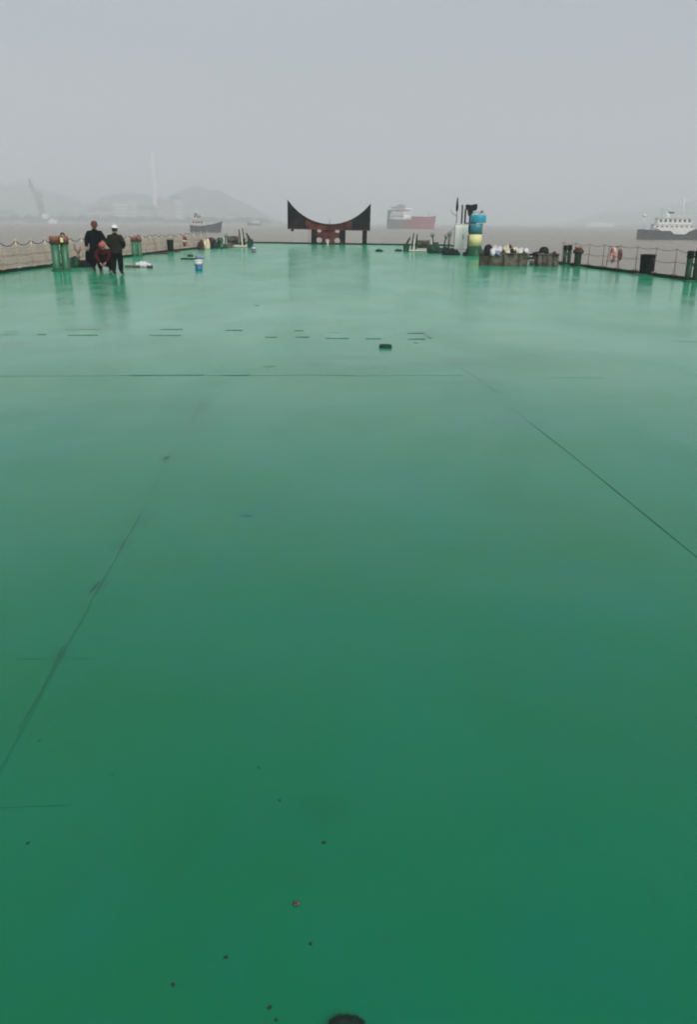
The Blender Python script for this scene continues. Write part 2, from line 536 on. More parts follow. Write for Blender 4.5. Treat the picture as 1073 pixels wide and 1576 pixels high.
def ridge(name, pts, depth, near, seed, material):
    """a hill: crest points (px, py, dist) in the view, real rounded mass behind its foot"""
    mb = MB()
    cols = []
    nsub = 16
    for i in range(len(pts) - 1):
        for k in range(nsub):
            t = k / nsub
            cols.append([pts[i][q] * (1 - t) + pts[i + 1][q] * t for q in range(3)])
    cols.append(list(pts[-1]))
    rows = 12
    vs, fs = [], []
    for ci, (px, py, d) in enumerate(cols):
        top = at(px, py, d)
        h = max(top.z - WATER_Z, 1.0)
        for r in range(rows + 1):
            u = r / rows * 2 - 1             # -1 front foot .. 0 crest .. 1 back foot
            prof = (math.cos(u * math.pi) * .5 + .5) ** 0.8
            y = top.y + u * (near if u < 0 else depth)
            z = WATER_Z - 2 + (h + 2) * prof
            nn = mnoise.noise(Vector((top.x * 0.012 + seed, y * 0.012, seed))) * 0.16 * h
            nn += mnoise.noise(Vector((top.x * 0.06 + seed, y * 0.06, seed))) * 0.10 * h
            nn += mnoise.noise(Vector((top.x * 0.15, y * 0.1, seed + 3))) * 0.035 * h
            vs.append((top.x + mnoise.noise(Vector((y * .02, ci * .3, seed))) * 12, y, max(z + nn * prof, WATER_Z - 2)))
    for ci in range(len(cols) - 1):
        for r in range(rows):
            a = ci * (rows + 1) + r
            fs.append((a, a + rows + 1, a + rows + 2, a + 1))
    mb._faces(vs, fs, True)
    return struct(mb.build(name, material))

ridge('hill', [(-220, 336, 3000), (-120, 296, 3000), (-30, 284, 3000), (10, 280, 3000), (45, 288, 3000), (85, 297, 3000), (140, 318, 3000), (180, 338, 3000)], 500, 350, 1.0, M['hill'])
ridge('hill', [(120, 334, 2700), (160, 303, 2700), (195, 297, 2700), (235, 299, 2700), (270, 316, 2700), (300, 338, 2700)], 400, 300, 2.0, M['hill'])
ridge('hill', [(236, 330, 2700), (262, 302, 2700), (285, 291, 2700), (303, 289, 2700), (322, 297, 2700), (340, 296, 2700), (358, 304, 2700), (380, 316, 2700), (410, 332, 2700), (432, 341, 2700)], 350, 250, 3.0, M['hill'])
ridge('hill', [(880, 344, 3200), (910, 335, 3200), (945, 326, 3200), (985, 325, 3200), (1030, 318, 3200), (1080, 306, 3200), (1140, 300, 3200), (1230, 320, 3200), (1280, 345, 3200)], 500, 350, 4.0, M['hill'])

def bank(name, x0, x1, y0, y1, h, seed):
    mb = MB()
    n = 40
    vs, fs = [], []
    for i in range(n + 1):
        x = x0 + (x1 - x0) * i / n
        j = mnoise.noise(Vector((x * .01, seed, 0))) * 12
        z = h * (0.75 + .5 * mnoise.noise(Vector((x * .02, seed, 3))))
        e = min(1, min(i, n - i) / 4)
        vs += [(x, y0 + j, WATER_Z - 1), (x, y0 + j + 1.0, WATER_Z + 1.2 * e), (x, y0 + 30 + j, WATER_Z + z * e), (x, y1, WATER_Z + z * e), (x, y1 + 10, WATER_Z - 1)]
    for i in range(n):
        for k in range(4):
            a = i * 5 + k
            fs.append((a, a + 5, a + 6, a + 1))
    mb._faces(vs, fs)
    return struct(mb.build(name, M['shore']))
bank('far_shore', -900, -130, 1590, 2100, 5.0, 1)
bank('far_shore', 500, 1000, 1700, 1950, 3.0, 5)

# far-off belt of trees along the bank: nobody could count it
mb = MB()
for k in range(520):
    x = random.uniform(-880, -160); y = random.uniform(1625, 1720)
    s = random.uniform(2.5, 7) * random.uniform(.6, 1)
    mb.blob((x, y, WATER_Z + 3 + s * .7), (s * random.uniform(.9, 1.6), s, s), seed=k, amp=.3, sub=1, freq=2.2)
tag(mb.build('shore_trees', M['leaf']), 'hazy belt of trees along the far left shore', 'tree belt', None, 'stuff')

# ---------------------------------------------------------------- the barge deck
LEFT_NEAR, LEFT_MID, LEFT_FAR = P(0, 420.5), P(250, 388.5), P(385, 374.0)
RIGHT_NEAR, RIGHT_MID, RIGHT_FAR = P(1073, 433), P(866, 407), P(692, 378.5)
dirL = (LEFT_NEAR - LEFT_MID); dirR = (RIGHT_NEAR - RIGHT_MID)
LEFT_BACK = LEFT_NEAR + dirL.normalized() * 34
RIGHT_BACK = RIGHT_NEAR + dirR.normalized() * 34
outline = [LEFT_BACK, LEFT_NEAR, LEFT_MID, LEFT_FAR, RIGHT_FAR, RIGHT_MID, RIGHT_NEAR, RIGHT_BACK]
outline = [Vector((p.x, p.y, 0)) for p in outline]
mb = MB()
k = len(outline)
mb._faces(outline, [tuple(reversed(range(k)))])
mb.mi = 1
for i in range(k):
    a, b = outline[i], outline[(i + 1) % k]
    mb._faces([a, b, b + Vector((0, 0, -3.6)), a + Vector((0, 0, -3.6))], [(0, 1, 2, 3)])

def bead(px_pts, w, h, mi, wob=0.0, seed=0):
    """a weld bead along deck points, a low ridge with its own thickness"""
    mb.mi = mi
    pts = [P(*q) for q in px_pts]
    fine = []
    for a, b in zip(pts[:-1], pts[1:]):
        L = (b - a).length
        n = max(2, int(L / 0.12))
        for i in range(n):
            fine.append(a.lerp(b, i / n))
    fine.append(pts[-1])
    vs, fs = [], []
    for i, p in enumerate(fine):
        a = fine[max(0, i - 1)]; b = fine[min(len(fine) - 1, i + 1)]
        d = (b - a).normalized()
        s = Vector((d.y, -d.x, 0))
        q = p + s * (mnoise.noise(Vector((i * .23, seed, 0))) * wob + mnoise.noise(Vector((i * .05, seed, 5))) * wob * 1.5)
        ww = w * (0.6 + 0.8 * abs(mnoise.noise(Vector((i * .31, seed, 9)))) + .1)
        if i in (0, len(fine) - 1): ww *= 0.2
        hh = h * (0.6 + 0.7 * abs(mnoise.noise(Vector((i * .17, seed, 2)))))
        vs += [q - s * ww + Vector((0, 0, .0005)), q - s * ww * .4 + Vector((0, 0, hh)), q + s * ww * .4 + Vector((0, 0, hh)), q + s * ww + Vector((0, 0, .0005))]
    for i in range(len(fine) - 1):
        for k in range(3):
            a = i * 4 + k
            fs.append((a, a + 4, a + 5, a + 1))
    mb._faces(vs, fs, True)

# long seams running to the bow, cross seams, scars of cut-off fittings
bead([(-60, 1290), (-10, 1195), (30, 1125), (62, 1072), (100, 995), (150, 905), (185, 845), (215, 790)], .011, .004, 3, .012, 1)
bead([(30, 1120), (62, 1068), (98, 993)], .007, .006, 2, .012, 2)
bead([(138, 912), (152, 895)], .006, .006, 2, .01, 3)
bead([(180, 852), (189, 838)], .006, .006, 2, .01, 4)
bead([(215, 790), (258, 704), (300, 640), (316, 606)], .006, .0025, 3, .012, 5)
bead([(1140, 912), (1073, 857), (960, 765), (880, 700), (822, 655)], .0055, .005, 2, .0, 6)
bead([(822, 655), (790, 628)], .006, .003, 3, .0, 7)
bead([(765, 603), (735, 582), (700, 561), (688, 548)], .020, .003, 3, .02, 8)
bead([(-40, 579), (120, 578.5), (200, 578)], .024, .004, 3, .006, 9)
bead([(198, 578), (262, 577.6), (314, 577.6)], .024, .009, 2, .004, 10)
bead([(318, 578), (345, 578)], .018, .004, 3, .004, 11)
bead([(343, 578), (384, 577.6)], .024, .008, 2, .004, 12)
bead([(384, 578), (470, 577), (560, 578.5), (640, 577.5), (712, 578)], .024, .004, 3, .01, 13)
bead([(850, 581), (930, 582)], .022, .003, 3, .006, 14)
bead([(-60, 1243), (20, 1242), (60, 1240), (112, 1239)], .006, .003, 3, .004, 15)
bead([(25, 1013), (70, 1014)], .006, .002, 3, .004, 16)
bead([(108, 1014), (138, 1014)], .005, .002, 3, .003, 17)
scars = [((-10, 515), (26, 514.5)), ((8, 510.5), (26, 510.5)), ((57, 515), (70, 515)), ((100, 507), (153, 507)), ((103, 516), (150, 516)),
         ((246, 507), (281, 507)), ((230, 516), (278, 516.5)), ((346, 508.5), (373, 508.5)), ((408, 519), (426, 519)),
         ((453, 509), (467, 509)), ((455, 519), (476, 519)), ((503, 511), (523, 512)), ((501, 520.5), (514, 521)), ((514, 521), (537, 521)),
         ((563, 521.5), (587, 521.5)), ((627, 513), (655, 513)), ((655, 513), (663, 521)), ((628, 522), (655, 522)),
         ((404, 564), (424, 564)), ((1035, 525), (1075, 526))]
for i, (a, b) in enumerate(scars):
    soft = i in (0, 1, 3, 11, 18, 19, 20, 21, 22)
    bead([a, b], .075 if not soft else .06, .012 if not soft else .006, 3 if soft else 2, .01, 20 + i)
bead([(636, 527.5), (644, 528)], .06, .008, 2, .01, 60)
bead([(252, 706), (259, 703)], .02, .006, 2, .01, 61)
bead([(392, 470), (399, 470)], .05, .01, 2, .0, 62)
bead([(372, 793), (386, 794)], .02, .003, 3, .01, 63)
struct(mb.build('deck', [M['deck'], M['hull_side'], M['weld'], M['weld_soft']]))

# raised kerb round the deck edge
mb = MB()
def kerb_run(a, b, w=.10, h=.12):
    d = (b - a); L = d.length
    mb.box((a + b) / 2 + Vector((0, 0, h / 2)), (L, w, h), Euler((0, 0, math.atan2(d.y, d.x))))
inn = lambda p, q: (p + (Vector((0, 30, 0)) - p).normalized() * 0.07)
co = [inn(p, None) for p in outline]
for i in range(k - 1):
    kerb_run(co[i], co[i + 1])
struct(mb.build('kerb', M['kerb']))

# dark feet of the rail stanchions along the kerb are built with the railings
def rail_points(a, b, step):
    L = (b - a).length
    n = max(1, int(L / step))
    return [a.lerp(b, i / n) for i in range(n + 1)]

# ---- left railing: cream posts, sagging chain, cream netting
LA, LM, LZ = co[1] + (co[0] - co[1]).normalized() * 4, co[2], co[3]
pts = rail_points(LA, LM, 1.3) + rail_points(LM, LM.lerp(LZ, .42), 1.5)[1:]
rl = thing('railing', 'long cream post and chain railing with netting along the left deck edge', 'railing', (0, 0, 0))
H = 1.12
for p in pts:
    m_ = MB()
    m_.tube([p + Vector((0, 0, .12)), p + Vector((0, 0, H))], .028, 8)
    m_.box(p + Vector((0, 0, .135)), (.16, .16, .03))
    m_.lathe([(.0, .05), (.03, .04), (.038, .015), (.03, -.01), (.0, -.02)], p + Vector((0, 0, H)), 8)
    m_.build('post', M['post'], rl)
chn, mid, net = MB(), MB(), MB()
for i, (a, b) in enumerate(zip(pts[:-1], pts[1:])):
    for (z, sag, bb, r) in ((H - .03, .15, chn, .018), (.60, .03, mid, .013), (.30, .04, mid, .013)):
        sg = sag * random.uniform(.7, 1.25)
        seg = [a.lerp(b, t / 8) + Vector((0, 0, z - sg * 4 * (t / 8) * (1 - t / 8))) for t in range(9)]
        bb.tube(seg, r, 5)
    L = (b - a).length
    n = int(L / .12)
    d = (b - a).normalized(); s = Vector((d.y, -d.x, 0))
    for j in range(n):
        q = a.lerp(b, (j + .5) / n)
        w = s * (random.uniform(-.01, .01) + .02)
        t = (j + .5) / n
        top = H - .16 - .12 * 4 * t * (1 - t) * .6
        net.tube([q + w + Vector((0, 0, .13)), q + w * 1.4 + Vector((0, 0, .5)), q + w + Vector((0, 0, top))], .010, 4, caps=False)
    for j in range(8):
        z = .15 + j * .10
        net.tube([a + s * .02 + Vector((0, 0, z)), (a + b) / 2 + s * .03 + Vector((0, 0, z - .015)), b + s * .02 + Vector((0, 0, z))], .010, 4, caps=False)
chn.build('chain', M['chain'], rl); mid.build('wire', M['chain'], rl); net.build('net', M['net'], rl)

# ---- right railing: thin rusty posts with slack chains
RA, RM, RZ = co[6] + (co[7] - co[6]).normalized() * 3, co[5], co[5] + (co[4] - co[5]).normalized() * 0.5
pts = rail_points(RA, RM, 1.45)
rr = thing('railing', 'thin rusty post and slack chain railing along the right deck edge', 'railing', (0, 0, 0))
for i, p in enumerate(pts):
    m_ = MB()
    lean = Vector((random.uniform(-.03, .03), random.uniform(-.05, .05), 0))
    m_.tube([p + Vector((0, 0, .12)), p + lean + Vector((0, 0, 1.05))], .016, 8)
    m_.box(p + Vector((0, 0, .14)), (.18, .18, .04))
    m_.build('post', M['redrail'], rr)
c1 = MB()
for a, b in zip(pts[:-1], pts[1:]):
    for (z, sag) in ((1.02, .07), (.58, .04)):
        sg = sag * random.uniform(.6, 1.4)
        c1.tube([a.lerp(b, t / 8) + Vector((0, 0, z - sg * 4 * (t / 8) * (1 - t / 8))) for t in range(9)], .010, 5)
c1.build('chain', M['redrail'], rr)

# ---- low rail wire across the bow
# ---------------------------------------------------------------- bollards
def make_bitts(label, loc, rz, group, hgt=1.25, rad=.14, gap=.42, rusty=True, scale=1.0):
    t = thing('mooring_bitts', label, 'bollard', loc, rz, group, scale)
    m_ = MB(); m_.box((0, 0, .03), (gap + rad * 2.5, rad * 2.5, .05), bev=.03); m_.build('base_plate', M['green'], t)
    for s in (-1, 1):
        x = s * gap / 2
        m_ = MB()
        m_.lathe([(rad * 1.08, .06), (rad, .12), (rad, hgt * .80)], (x, 0, 0), 20)
        o = m_.build('post', M['green'] if rusty else M['dgreen'], t)
        m_ = MB()
        m_.lathe([(rad * 1.02, hgt * .765), (rad * 1.22, hgt * .78), (rad * 1.24, hgt * .84), (rad * 1.04, hgt * .86)], (x, 0, 0), 20)
        m_.build('collar', M['drust'] if rusty else M['black'], t)
        m_ = MB()
        m_.lathe([(rad * 1.0, hgt * .855), (rad * 1.18, hgt * .88), (rad * 1.2, hgt * .965), (rad * 1.0, hgt), (0, hgt * 1.005)], (x, 0, 0), 20)
        m_.build('cap', M['rust'] if rusty else M['black'], t)
    m_ = MB(); m_.box((0, 0, hgt * .55), (gap, rad * .5, .10)); m_.build('cross_plate', M['green'] if rusty else M['dgreen'], t)
    return t
GB = 'mooring bollards along the deck edges'
b0 = P(95, 417)
bt = make_bitts('tall green mooring bitts with rusty red caps, nearest on the left edge', b0, R(38), GB, 1.28, .155, .355)
m_ = MB(); m_.tube([(.17, .10, .95), (.20, .11, 1.15), (.21, .12, 1.29)], .05, 8); m_.torus((.21, .12, 1.31), .065, .032, Euler((R(90), 0, R(-30))), 14, 6)
m_.build('shackle', M['drust'], bt)
m_ = MB(); m_.box((.02, -.26, 1.13), (.12, .05, .17), bev=.02); m_.build('tag_plate', M['yellow'], bt)
bt2 = dup(bt, P(211, 395), R(30), 'smaller looking green bitts with rusty caps behind the standing pair of workers', .80)
for ch in list(bt2.children):
    if ch.name.startswith('tag_plate'):
        bpy.data.objects.remove(ch, do_unlink=True)
make_bitts('slim dark green twin bitts standing at the right end of the rusty bins', P(872, 409), R(18), GB, .92, .085, .24, False)
make_bitts('dark bitts cut off by the right border of the photo', P(1064, 433.5), R(12), GB, 1.02, .10, .30, False)

def make_roller(name, label, loc, rad, hgt, bodym, capm, rz=0, cap=True, plate=M['green']):
    t = thing(name, label, 'bollard', loc, rz, GB)
    m_ = MB(); m_.box((rad * .4, -rad * .5, .015), (rad * 3.8, rad * 4.2, .03), bev=.012); m_.box((0, 0, .045), (rad * 2.3, rad * 2.3, .032), bev=.01); m_.build('base_plate', plate, t)
    m_ = MB(); m_.lathe([(rad * .96, .06), (rad, .12), (rad * 1.04, hgt * .6), (rad * 1.1, hgt * .86), (rad * 1.05, hgt * .9)], (0, 0, 0), 22); m_.build('drum', bodym, t)
    m_ = MB(); m_.lathe([(rad * .9, hgt * .895), (rad * 1.15, hgt * .91), (rad * 1.12, hgt * .98), (rad * .6, hgt), (0, hgt)], (0, 0, 0), 22); m_.build('cap', capm, t)
    return t
make_roller('roller_bollard', 'squat black drum bollard on a bright green foot by the right railing', P(995, 423.5), .265, .78, M['rubber'], M['black'])
make_roller('roller_bollard', 'black drum bollard with dark red top on the left edge', P(262.5, 388.6), .19, .78, M['black'], M['drust'])
cpb = make_roller('capped_bollard', 'green post bollard with wide rusty red cap beside the slim twin bitts', P(888.5, 412), .15, .90, M['dgreen'], M['rust'])

# lifebuoys hung on the right rail
def lifebuoy(label, loc, rz, m1, m2, R0=.25, r=.055):
    t = thing('lifebuoy', label, 'lifebuoy', loc, rz, 'lifebuoys hung on the right railing')
    rot = Euler((R(90), 0, 0))
    ring = MB()
    n = 32
    def seg(i0, i1, r_, bb):
        bb.tube([(R0 * math.cos(2 * math.pi * i / n), 0, R0 * math.sin(2 * math.pi * i / n)) for i in range(i0, i1 + 1)], r_, 10)
    for q in range(4):
        seg(q * 8 + 1, q * 8 + 7, r, ring)
        band = MB(); seg(q * 8 - 1, q * 8 + 1, r * 1.06, band); band.build('band', m2, t)
    ring.build('ring', m1, t)
    return t
m_ = MB(); m_.lathe([(.17, .60), (.235, .64), (.24, .74), (.18, .78)], (0, 0, 0), 20); m_.build('collar', M['drust'], cpb)
q_dir = P(945, 413)
M['lb_pink'] = mat('faded orange lifebuoy foam', (0.66, 0.30, 0.25), 0.6, col2=(0.72, 0.55, 0.50), scale=5)
M['lb_red'] = mat('dull red lifebuoy foam', (0.22, 0.05, 0.045), 0.6, var=0.3, scale=5)
rail_ang = math.atan2(q_dir.y, q_dir.x) + R(14)
q1, q2 = P(945, 413), P(956, 414.5)
lifebuoy('faded pinkish orange lifebuoy hung on the right railing', q1 + Vector((-.10, 0, .58)), rail_ang, M['lb_pink'], M['lb_pink'], .27, .075)
lifebuoy('dull dark red lifebuoy hung on the right railing', q2 + Vector((-.10, 0, .60)), rail_ang, M['lb_red'], M['drust'], .19, .05)
lb = lifebuoy('red lifebuoy hung on the left railing beyond the black drum bollard', P(285, 386.6) + Vector((0, 0, .62)), math.atan2(dirL.y, dirL.x) , M['lb_red'], M['cream'], .27, .075)
lb['group'] = 'lifebuoys hung on the left railing'
m_ = MB(); m_.tube([P(933, 412), P(936, 411) + Vector((0, 0, .95))], .018, 6); m_.tube([P(951, 414), P(949, 412) + Vector((0, 0, .9))], .018, 6); m_.tube([P(933, 412) + Vector((0, 0, .3)), P(951, 414) + Vector((0, 0, .33))], .015, 6); m_.tube([P(936, 411) + Vector((0, 0, .9)), P(949, 412) + Vector((0, 0, .88))], .015, 6)
tag(m_.build('lifebuoy_stand', M['redrail']), 'small rusty frame behind the lifebuoys on the right railing', 'stand')

# ---------------------------------------------------------------- the cradle at the bow
cl, cr = P(442.5, 376.5), P(569, 376.5)
cm = P(506, 376.3)
s = mpp(cm)
cradle = thing('crane_cradle', 'dark red steel boom cradle with crescent top standing at the bow', 'cradle', cm)
cradle.rotation_euler = (0, R(0.75), 0)
def X(px): return (px - 506) * s
def Z(py): return (376.3 - py) * s * VS
L0, R0_, B0 = X(443), X(569), Z(352.5)
def arc(x):
    # crescent top edge: parabola-like circle arc through the tips
    u = (x - X(507)) / (X(569) - X(507))
    rr_ = 1.32
    return Z(346) + (Z(313.5) - Z(346)) * (rr_ - math.sqrt(rr_ ** 2 - min(u * u, 1.05))) / (rr_ - math.sqrt(rr_ ** 2 - 1))
def crescent(x0, x1, y0, y1, mat_, name, zb=B0, n=28, dz=0):
    poly = [(x0, zb)] + [(x1, zb)] + [(x1 + (x0 - x1) * i / n, arc(x1 + (x0 - x1) * i / n) + dz) for i in range(n + 1)]
    m_ = MB(); m_.prism(poly, y0, y1)
    return m_.build(name, mat_, cradle)
crescent(X(471), X(541), -.14, .14, M['cradle'], 'centre_web', n=30)
crescent(L0, X(471) - .004, -.22, .22, M['cradle_black'], 'end_box')
crescent(X(541) + .004, R0_, -.22, .22, M['cradle_black'], 'end_box')
m_ = MB()   # saddle plate following the crescent
n = 44
vs, fs = [], []
for i in range(n + 1):
    x = L0 + (R0_ - L0) * i / n
    z = arc(x)
    for (y, dz) in ((-.28, .004), (.28, .004), (.28, .05), (-.28, .05)): vs.append((x, y, z + dz))
for i in range(n):
    for k_ in range(4):
        j = (k_ + 1) % 4
        fs.append((i * 4 + k_, i * 4 + j, i * 4 + 4 + j, i * 4 + 4 + k_))
fs += [(0, 1, 2, 3), (n * 4 + 3, n * 4 + 2, n * 4 + 1, n * 4)]
m_._faces(vs, fs); m_.build('saddle_plate', M['cradle_black'], cradle)
m_ = MB(); m_.box((0, 0, B0 - .045), (X(569) - X(443), .5, .08)); m_.build('bottom_flange', M['cradle'], cradle)
for px in (452, 462, 482, 495, 520, 532, 552, 561):
    m_ = MB(); x = X(px); hgt = arc(x) - B0
    m_.box((x, -.235 if (px < 471 or px > 541) else -.17, B0 + hgt / 2 - .01), (.05, .05, hgt - .06)); m_.build('stiffener', M['cradle_black'] if (px < 471 or px > 541) else M['cradle'], cradle)
# centre support: plate with round-ended openings, built from columns and bridges
zt = B0 - .087
legs = MB()
def slab(x0, x1, z0, z1, yy=.13, bb=None):
    (bb or legs).box(((X(x0) + X(x1)) / 2, 0, (Z(z0) + Z(z1)) / 2), (X(x1) - X(x0), yy * 2, abs(Z(z1) - Z(z0))))
zt_px = 376.3 - zt / s / VS
for (a, b) in ((479, 487), (495.5, 501), (507, 514.5), (523.5, 531.5)):
    m_ = MB(); slab(a, b, zt_px, 376.3, .15, m_); m_.build('leg', M['cradle_black'] if a in (479, 523.5) else M['cradle'], cradle)
def holed(x0, x1, holes):
    """web plate between two columns with round openings"""
    bb = MB()
    nx, nz = 26, 34
    x0_, x1_ = X(x0), X(x1); z0_, z1_ = 0.0, zt
    for i in range(nx):
        for j in range(nz):
            xc = x0_ + (x1_ - x0_) * (i + .5) / nx; zc = z0_ + (z1_ - z0_) * (j + .5) / nz
            if any(abs((xc - X(hx)) / (hw * s)) ** 2.4 + abs((zc - Z(hz)) / (hh * s)) ** 2.4 < 1 for hx, hz, hw, hh in holes): continue
            bb.box((xc, 0, zc), ((x1_ - x0_) / nx, .08, (z1_ - z0_) / nz))
    bb.build('web_plate', M['cradle'], cradle)
holed(487.05, 495.45, [(491.3, 370, 4.3, 4.0), (491.3, 355.6, 3.2, 2.2)])
holed(514.55, 523.45, [(519, 370.3, 4.3, 4.0), (519, 355.8, 3.4, 2.2)])
m_ = MB(); slab(501.05, 506.95, zt_px, 368, .1, m_); m_.build('web_plate', M['cradle'], cradle)
m_ = MB(); slab(557.5, 564.5, zt_px, 374.5, .16, m_); m_.box((X(561), 0, Z(375.4)), (X(566.5) - X(555), .5, Z(374.5) - Z(376.3))); m_.build('leg', M['cradle_black'], cradle)
m_ = MB(); m_.box((X(505), 0, .05), (X(533) - X(477), .6, .10)); m_.build('foot_beam', M['cradle_black'], cradle)
m_ = MB(); m_.lathe([(.05, 0), (.12, .05), (.12, .14), (.05, .2)], (X(450), 0, B0 - .27), 12); m_.build('pad', M['cradle_black'], cradle)
m_ = MB(); m_.tube([(X(475.5), .1, 0), (X(475.5), .1, zt)], .02, 6); m_.build('stay', M['redrail'], cradle)
m_ = MB(); m_.tube([(X(507), 0, Z(347)), (X(507), 0, Z(337))], .02, 6); m_.build('pin', M['cradle'], cradle)
# cream marker post in the opening, rubbish along the bow edge
m_ = MB(); m_.lathe([(.10, 0), (.10, .02), (.05, .04), (.05, .36), (.0, .38)], (0, 0, 0), 12)
tag(m_.build('marker_post', M['cream'], None, P(504.5, 377.3)), 'short cream marker post in the gap under the dark red cradle', 'post')
for i, (px, py, w, lab) in enumerate(((549, 376.8, .16, 'small rusty lump on the bow edge left of the cradle leg'), (584, 387, .22, 'dark grey scrap on the deck right of the cradle'), (614, 386.5, .2, 'dark scrap on the deck before the right winch'))):
    m_ = MB(); m_.blob((0, 0, w * .25), (w * 1.2, w, w * .5), seed=i + 4, amp=.3)
    tag(m_.build('scrap', M['drust'] if i == 0 else M['dgreen'], None, P(px, py)), lab, 'scrap')

# ---------------------------------------------------------------- vent column, cabinet, masts on the right
vb = P(730, 393.5)
s = mpp(vb)
v = thing('vent_column', 'turquoise topped column with yellow band and green skirt on the right side', 'vent column', vb)
r0 = 10.2 * s
def zz(py): return (393.5 - py) * s * VS
m_ = MB(); m_.lathe([(r0 * 1.28, 0), (r0 * 1.28, .04), (r0 * 1.06, zz(388)), (r0 * 1.02, zz(378.5))], n=28)
for k_ in range(12):
    a = 2 * math.pi * k_ / 12
    m_.prism([(r0 * 1.0, .03), (r0 * 1.3, .03), (r0 * 1.04, zz(379.5))], -.018, .018, Matrix.Rotation(a, 3, 'Z'))
m_.build('skirt', M['skirt'], v)
m_ = MB(); m_.lathe([(r0 * 1.0, zz(378.4)), (r0 * 1.0, zz(360.6))], n=28); m_.build('yellow_band', M['yellow'], v)
m_ = MB(); m_.lathe([(r0 * 1.02, zz(360.5)), (r0 * 1.02, zz(350)), (r0 * 1.06, zz(344.5))], n=28); m_.build('stem', M['teal'], v)
m_ = MB(); m_.lathe([(r0 * 1.0, zz(343.4)), (r0 * 1.15, zz(343)), (r0 * 1.17, zz(342.4)), (r0 * 1.17, zz(332.4)), (r0 * 1.14, zz(331.8)), (0, zz(331.2))], (3.2 * s, 0, 0), n=32); m_.build('head', M['cyan'], v)
m_ = MB(); m_.lathe([(.02, 0), (.02, .10), (.05, .11), (.055, .22), (0, .24)], (6.5 * s, 0, zz(330.8)), 10, Euler((0, R(24), 0))); m_.build('lamp', M['black'], v)
m_ = MB(); m_.box((-r0 * .98, -.12, zz(352)), (.10, .18, .44), bev=.02); m_.tube([(-r0 * 1.05, -.1, zz(362)), (-r0 * 1.1, -.1, .05)], .03, 8); m_.build('junction_box', M['black'], v)
m_ = MB(); m_.torus((3.2 * s, 0, zz(327.6)), r0 * .8, .012, None, 24, 6)
for k_ in range(5):
    a = k_ * 1.2566; m_.tube([(3.2 * s + r0 * .8 * math.cos(a), r0 * .8 * math.sin(a), zz(331.4)), (3.2 * s + r0 * .8 * math.cos(a), r0 * .8 * math.sin(a), zz(327.6))], .010, 5)
m_.build('guard_rail', M['teal'], v)

cb = P(709.5, 391.8)
s = mpp(cb)
def zc(py): return (391.8 - py) * s * VS
cab = thing('equipment_cabinet', 'tall pale grey equipment cabinet beside the turquoise column', 'cabinet', cb, R(-4))
W, Hc = 21.5 * s, zc(346)
m_ = MB(); m_.box((0, 0, .10 + (Hc - .1) / 2), (W, .55, Hc - .1), bev=.02); m_.build('body', M['cabinet'], cab)
m_ = MB(); m_.box((-W * .22, -.29, Hc * .56), (W * .40, .03, Hc * .74), bev=.01); m_.build('door', M['cabinet'], cab)
m_ = MB(); m_.box((W * .25, -.29, Hc * .56), (W * .40, .03, Hc * .74), bev=.01); d_ = m_.build('door', M['cabinet'], cab)
m_ = MB(); m_.tube([(W * .09, -.33, Hc * .52), (W * .09, -.33, Hc * .66)], .015, 6); m_.build('handle', M['black'], d_)
m_ = MB(); m_.box((-W * .5 - .012, 0, Hc * .55), (.02, .14, Hc * .7)); m_.build('cable_duct', M['dgreen'], cab)
for sx in (-1, 1):
    m_ = MB(); m_.box((sx * W * .38, 0, .05), (.10, .45, .10)); m_.build('foot', M['cream'], cab)
m_ = MB(); m_.box((0, 0, Hc + .02), (W * 1.06, .6, .04), bev=.01); m_.build('roof_plate', M['cabinet'], cab)

# black lamps and pipes rising behind the cabinet
def rise(px, py, back=.45):
    p = P(px, py)
    return p
mb0 = P(700.5, 388.5)
s = mpp(mb0)
def zm(py): return (388.5 - py) * s * VS
ma = thing('signal_mast', 'slim mast with a furled dark flag behind the pale cabinet', 'mast', mb0)
m_ = MB(); m_.tube([(0, 0, 0), (0, 0, zm(305))], [.035, .02], 8); m_.build('pole', M['chain'], ma)
m_ = MB(); m_.lathe([(0, zm(326)), (.075, zm(325)), (.085, zm(319)), (.055, zm(312)), (.04, zm(307)), (0, zm(304.5))], n=10); m_.build('furled_flag', M['black'], ma)
m_ = MB(); m_.tube([(0, 0, zm(333)), (-.18, 0, zm(331)), (-.32, 0, zm(329)), (-.42, 0, zm(323))], .016, 6); m_.build('bracket', M['chain'], ma)
m_ = MB(); m_.tube([(0, 0, zm(345)), (-.32, -.05, zm(357)), (-.40, -.05, 0)], .014, 6); m_.build('stay', M['chain'], ma)

fp = P(722, 388)
s = mpp(fp)
def zf(py): return (388 - py) * s * VS
fl = thing('lamp_post', 'black lamp post with broad head rising between cabinet and turquoise column', 'lamp post', fp)
m_ = MB(); m_.tube([(-.06, 0, 0), (-.06, 0, zf(322))], [.055, .05], 8); m_.tube([(.06, 0, zf(345)), (.0, 0, zf(325))], .05, 8); m_.build('pole', M['black'], fl)
m_ = MB(); m_.box((0, 0, zf(344.5)), (17 * s, .3, .12)); m_.build('bracket', M['black'], fl)
m_ = MB(); m_.prism([(-8.5 * s, zf(317.5)), (-7.2 * s, zf(315.8)), (-1.5 * s, zf(316.4)), (0, zf(317.4)), (3, 0)][:4] + [(2.2 * s, zf(315.6)), (8.0 * s, zf(315.2)), (8.8 * s, zf(317)), (8.4 * s, zf(323)), (6.0 * s, zf(325.4)), (1.8 * s, zf(325.8)), (.6 * s, zf(333)), (-3.6 * s, zf(333)), (-5.4 * s, zf(324)), (-8.2 * s, zf(322.4))], -.17, .17); m_.build('lamp_head', M['black'], fl)
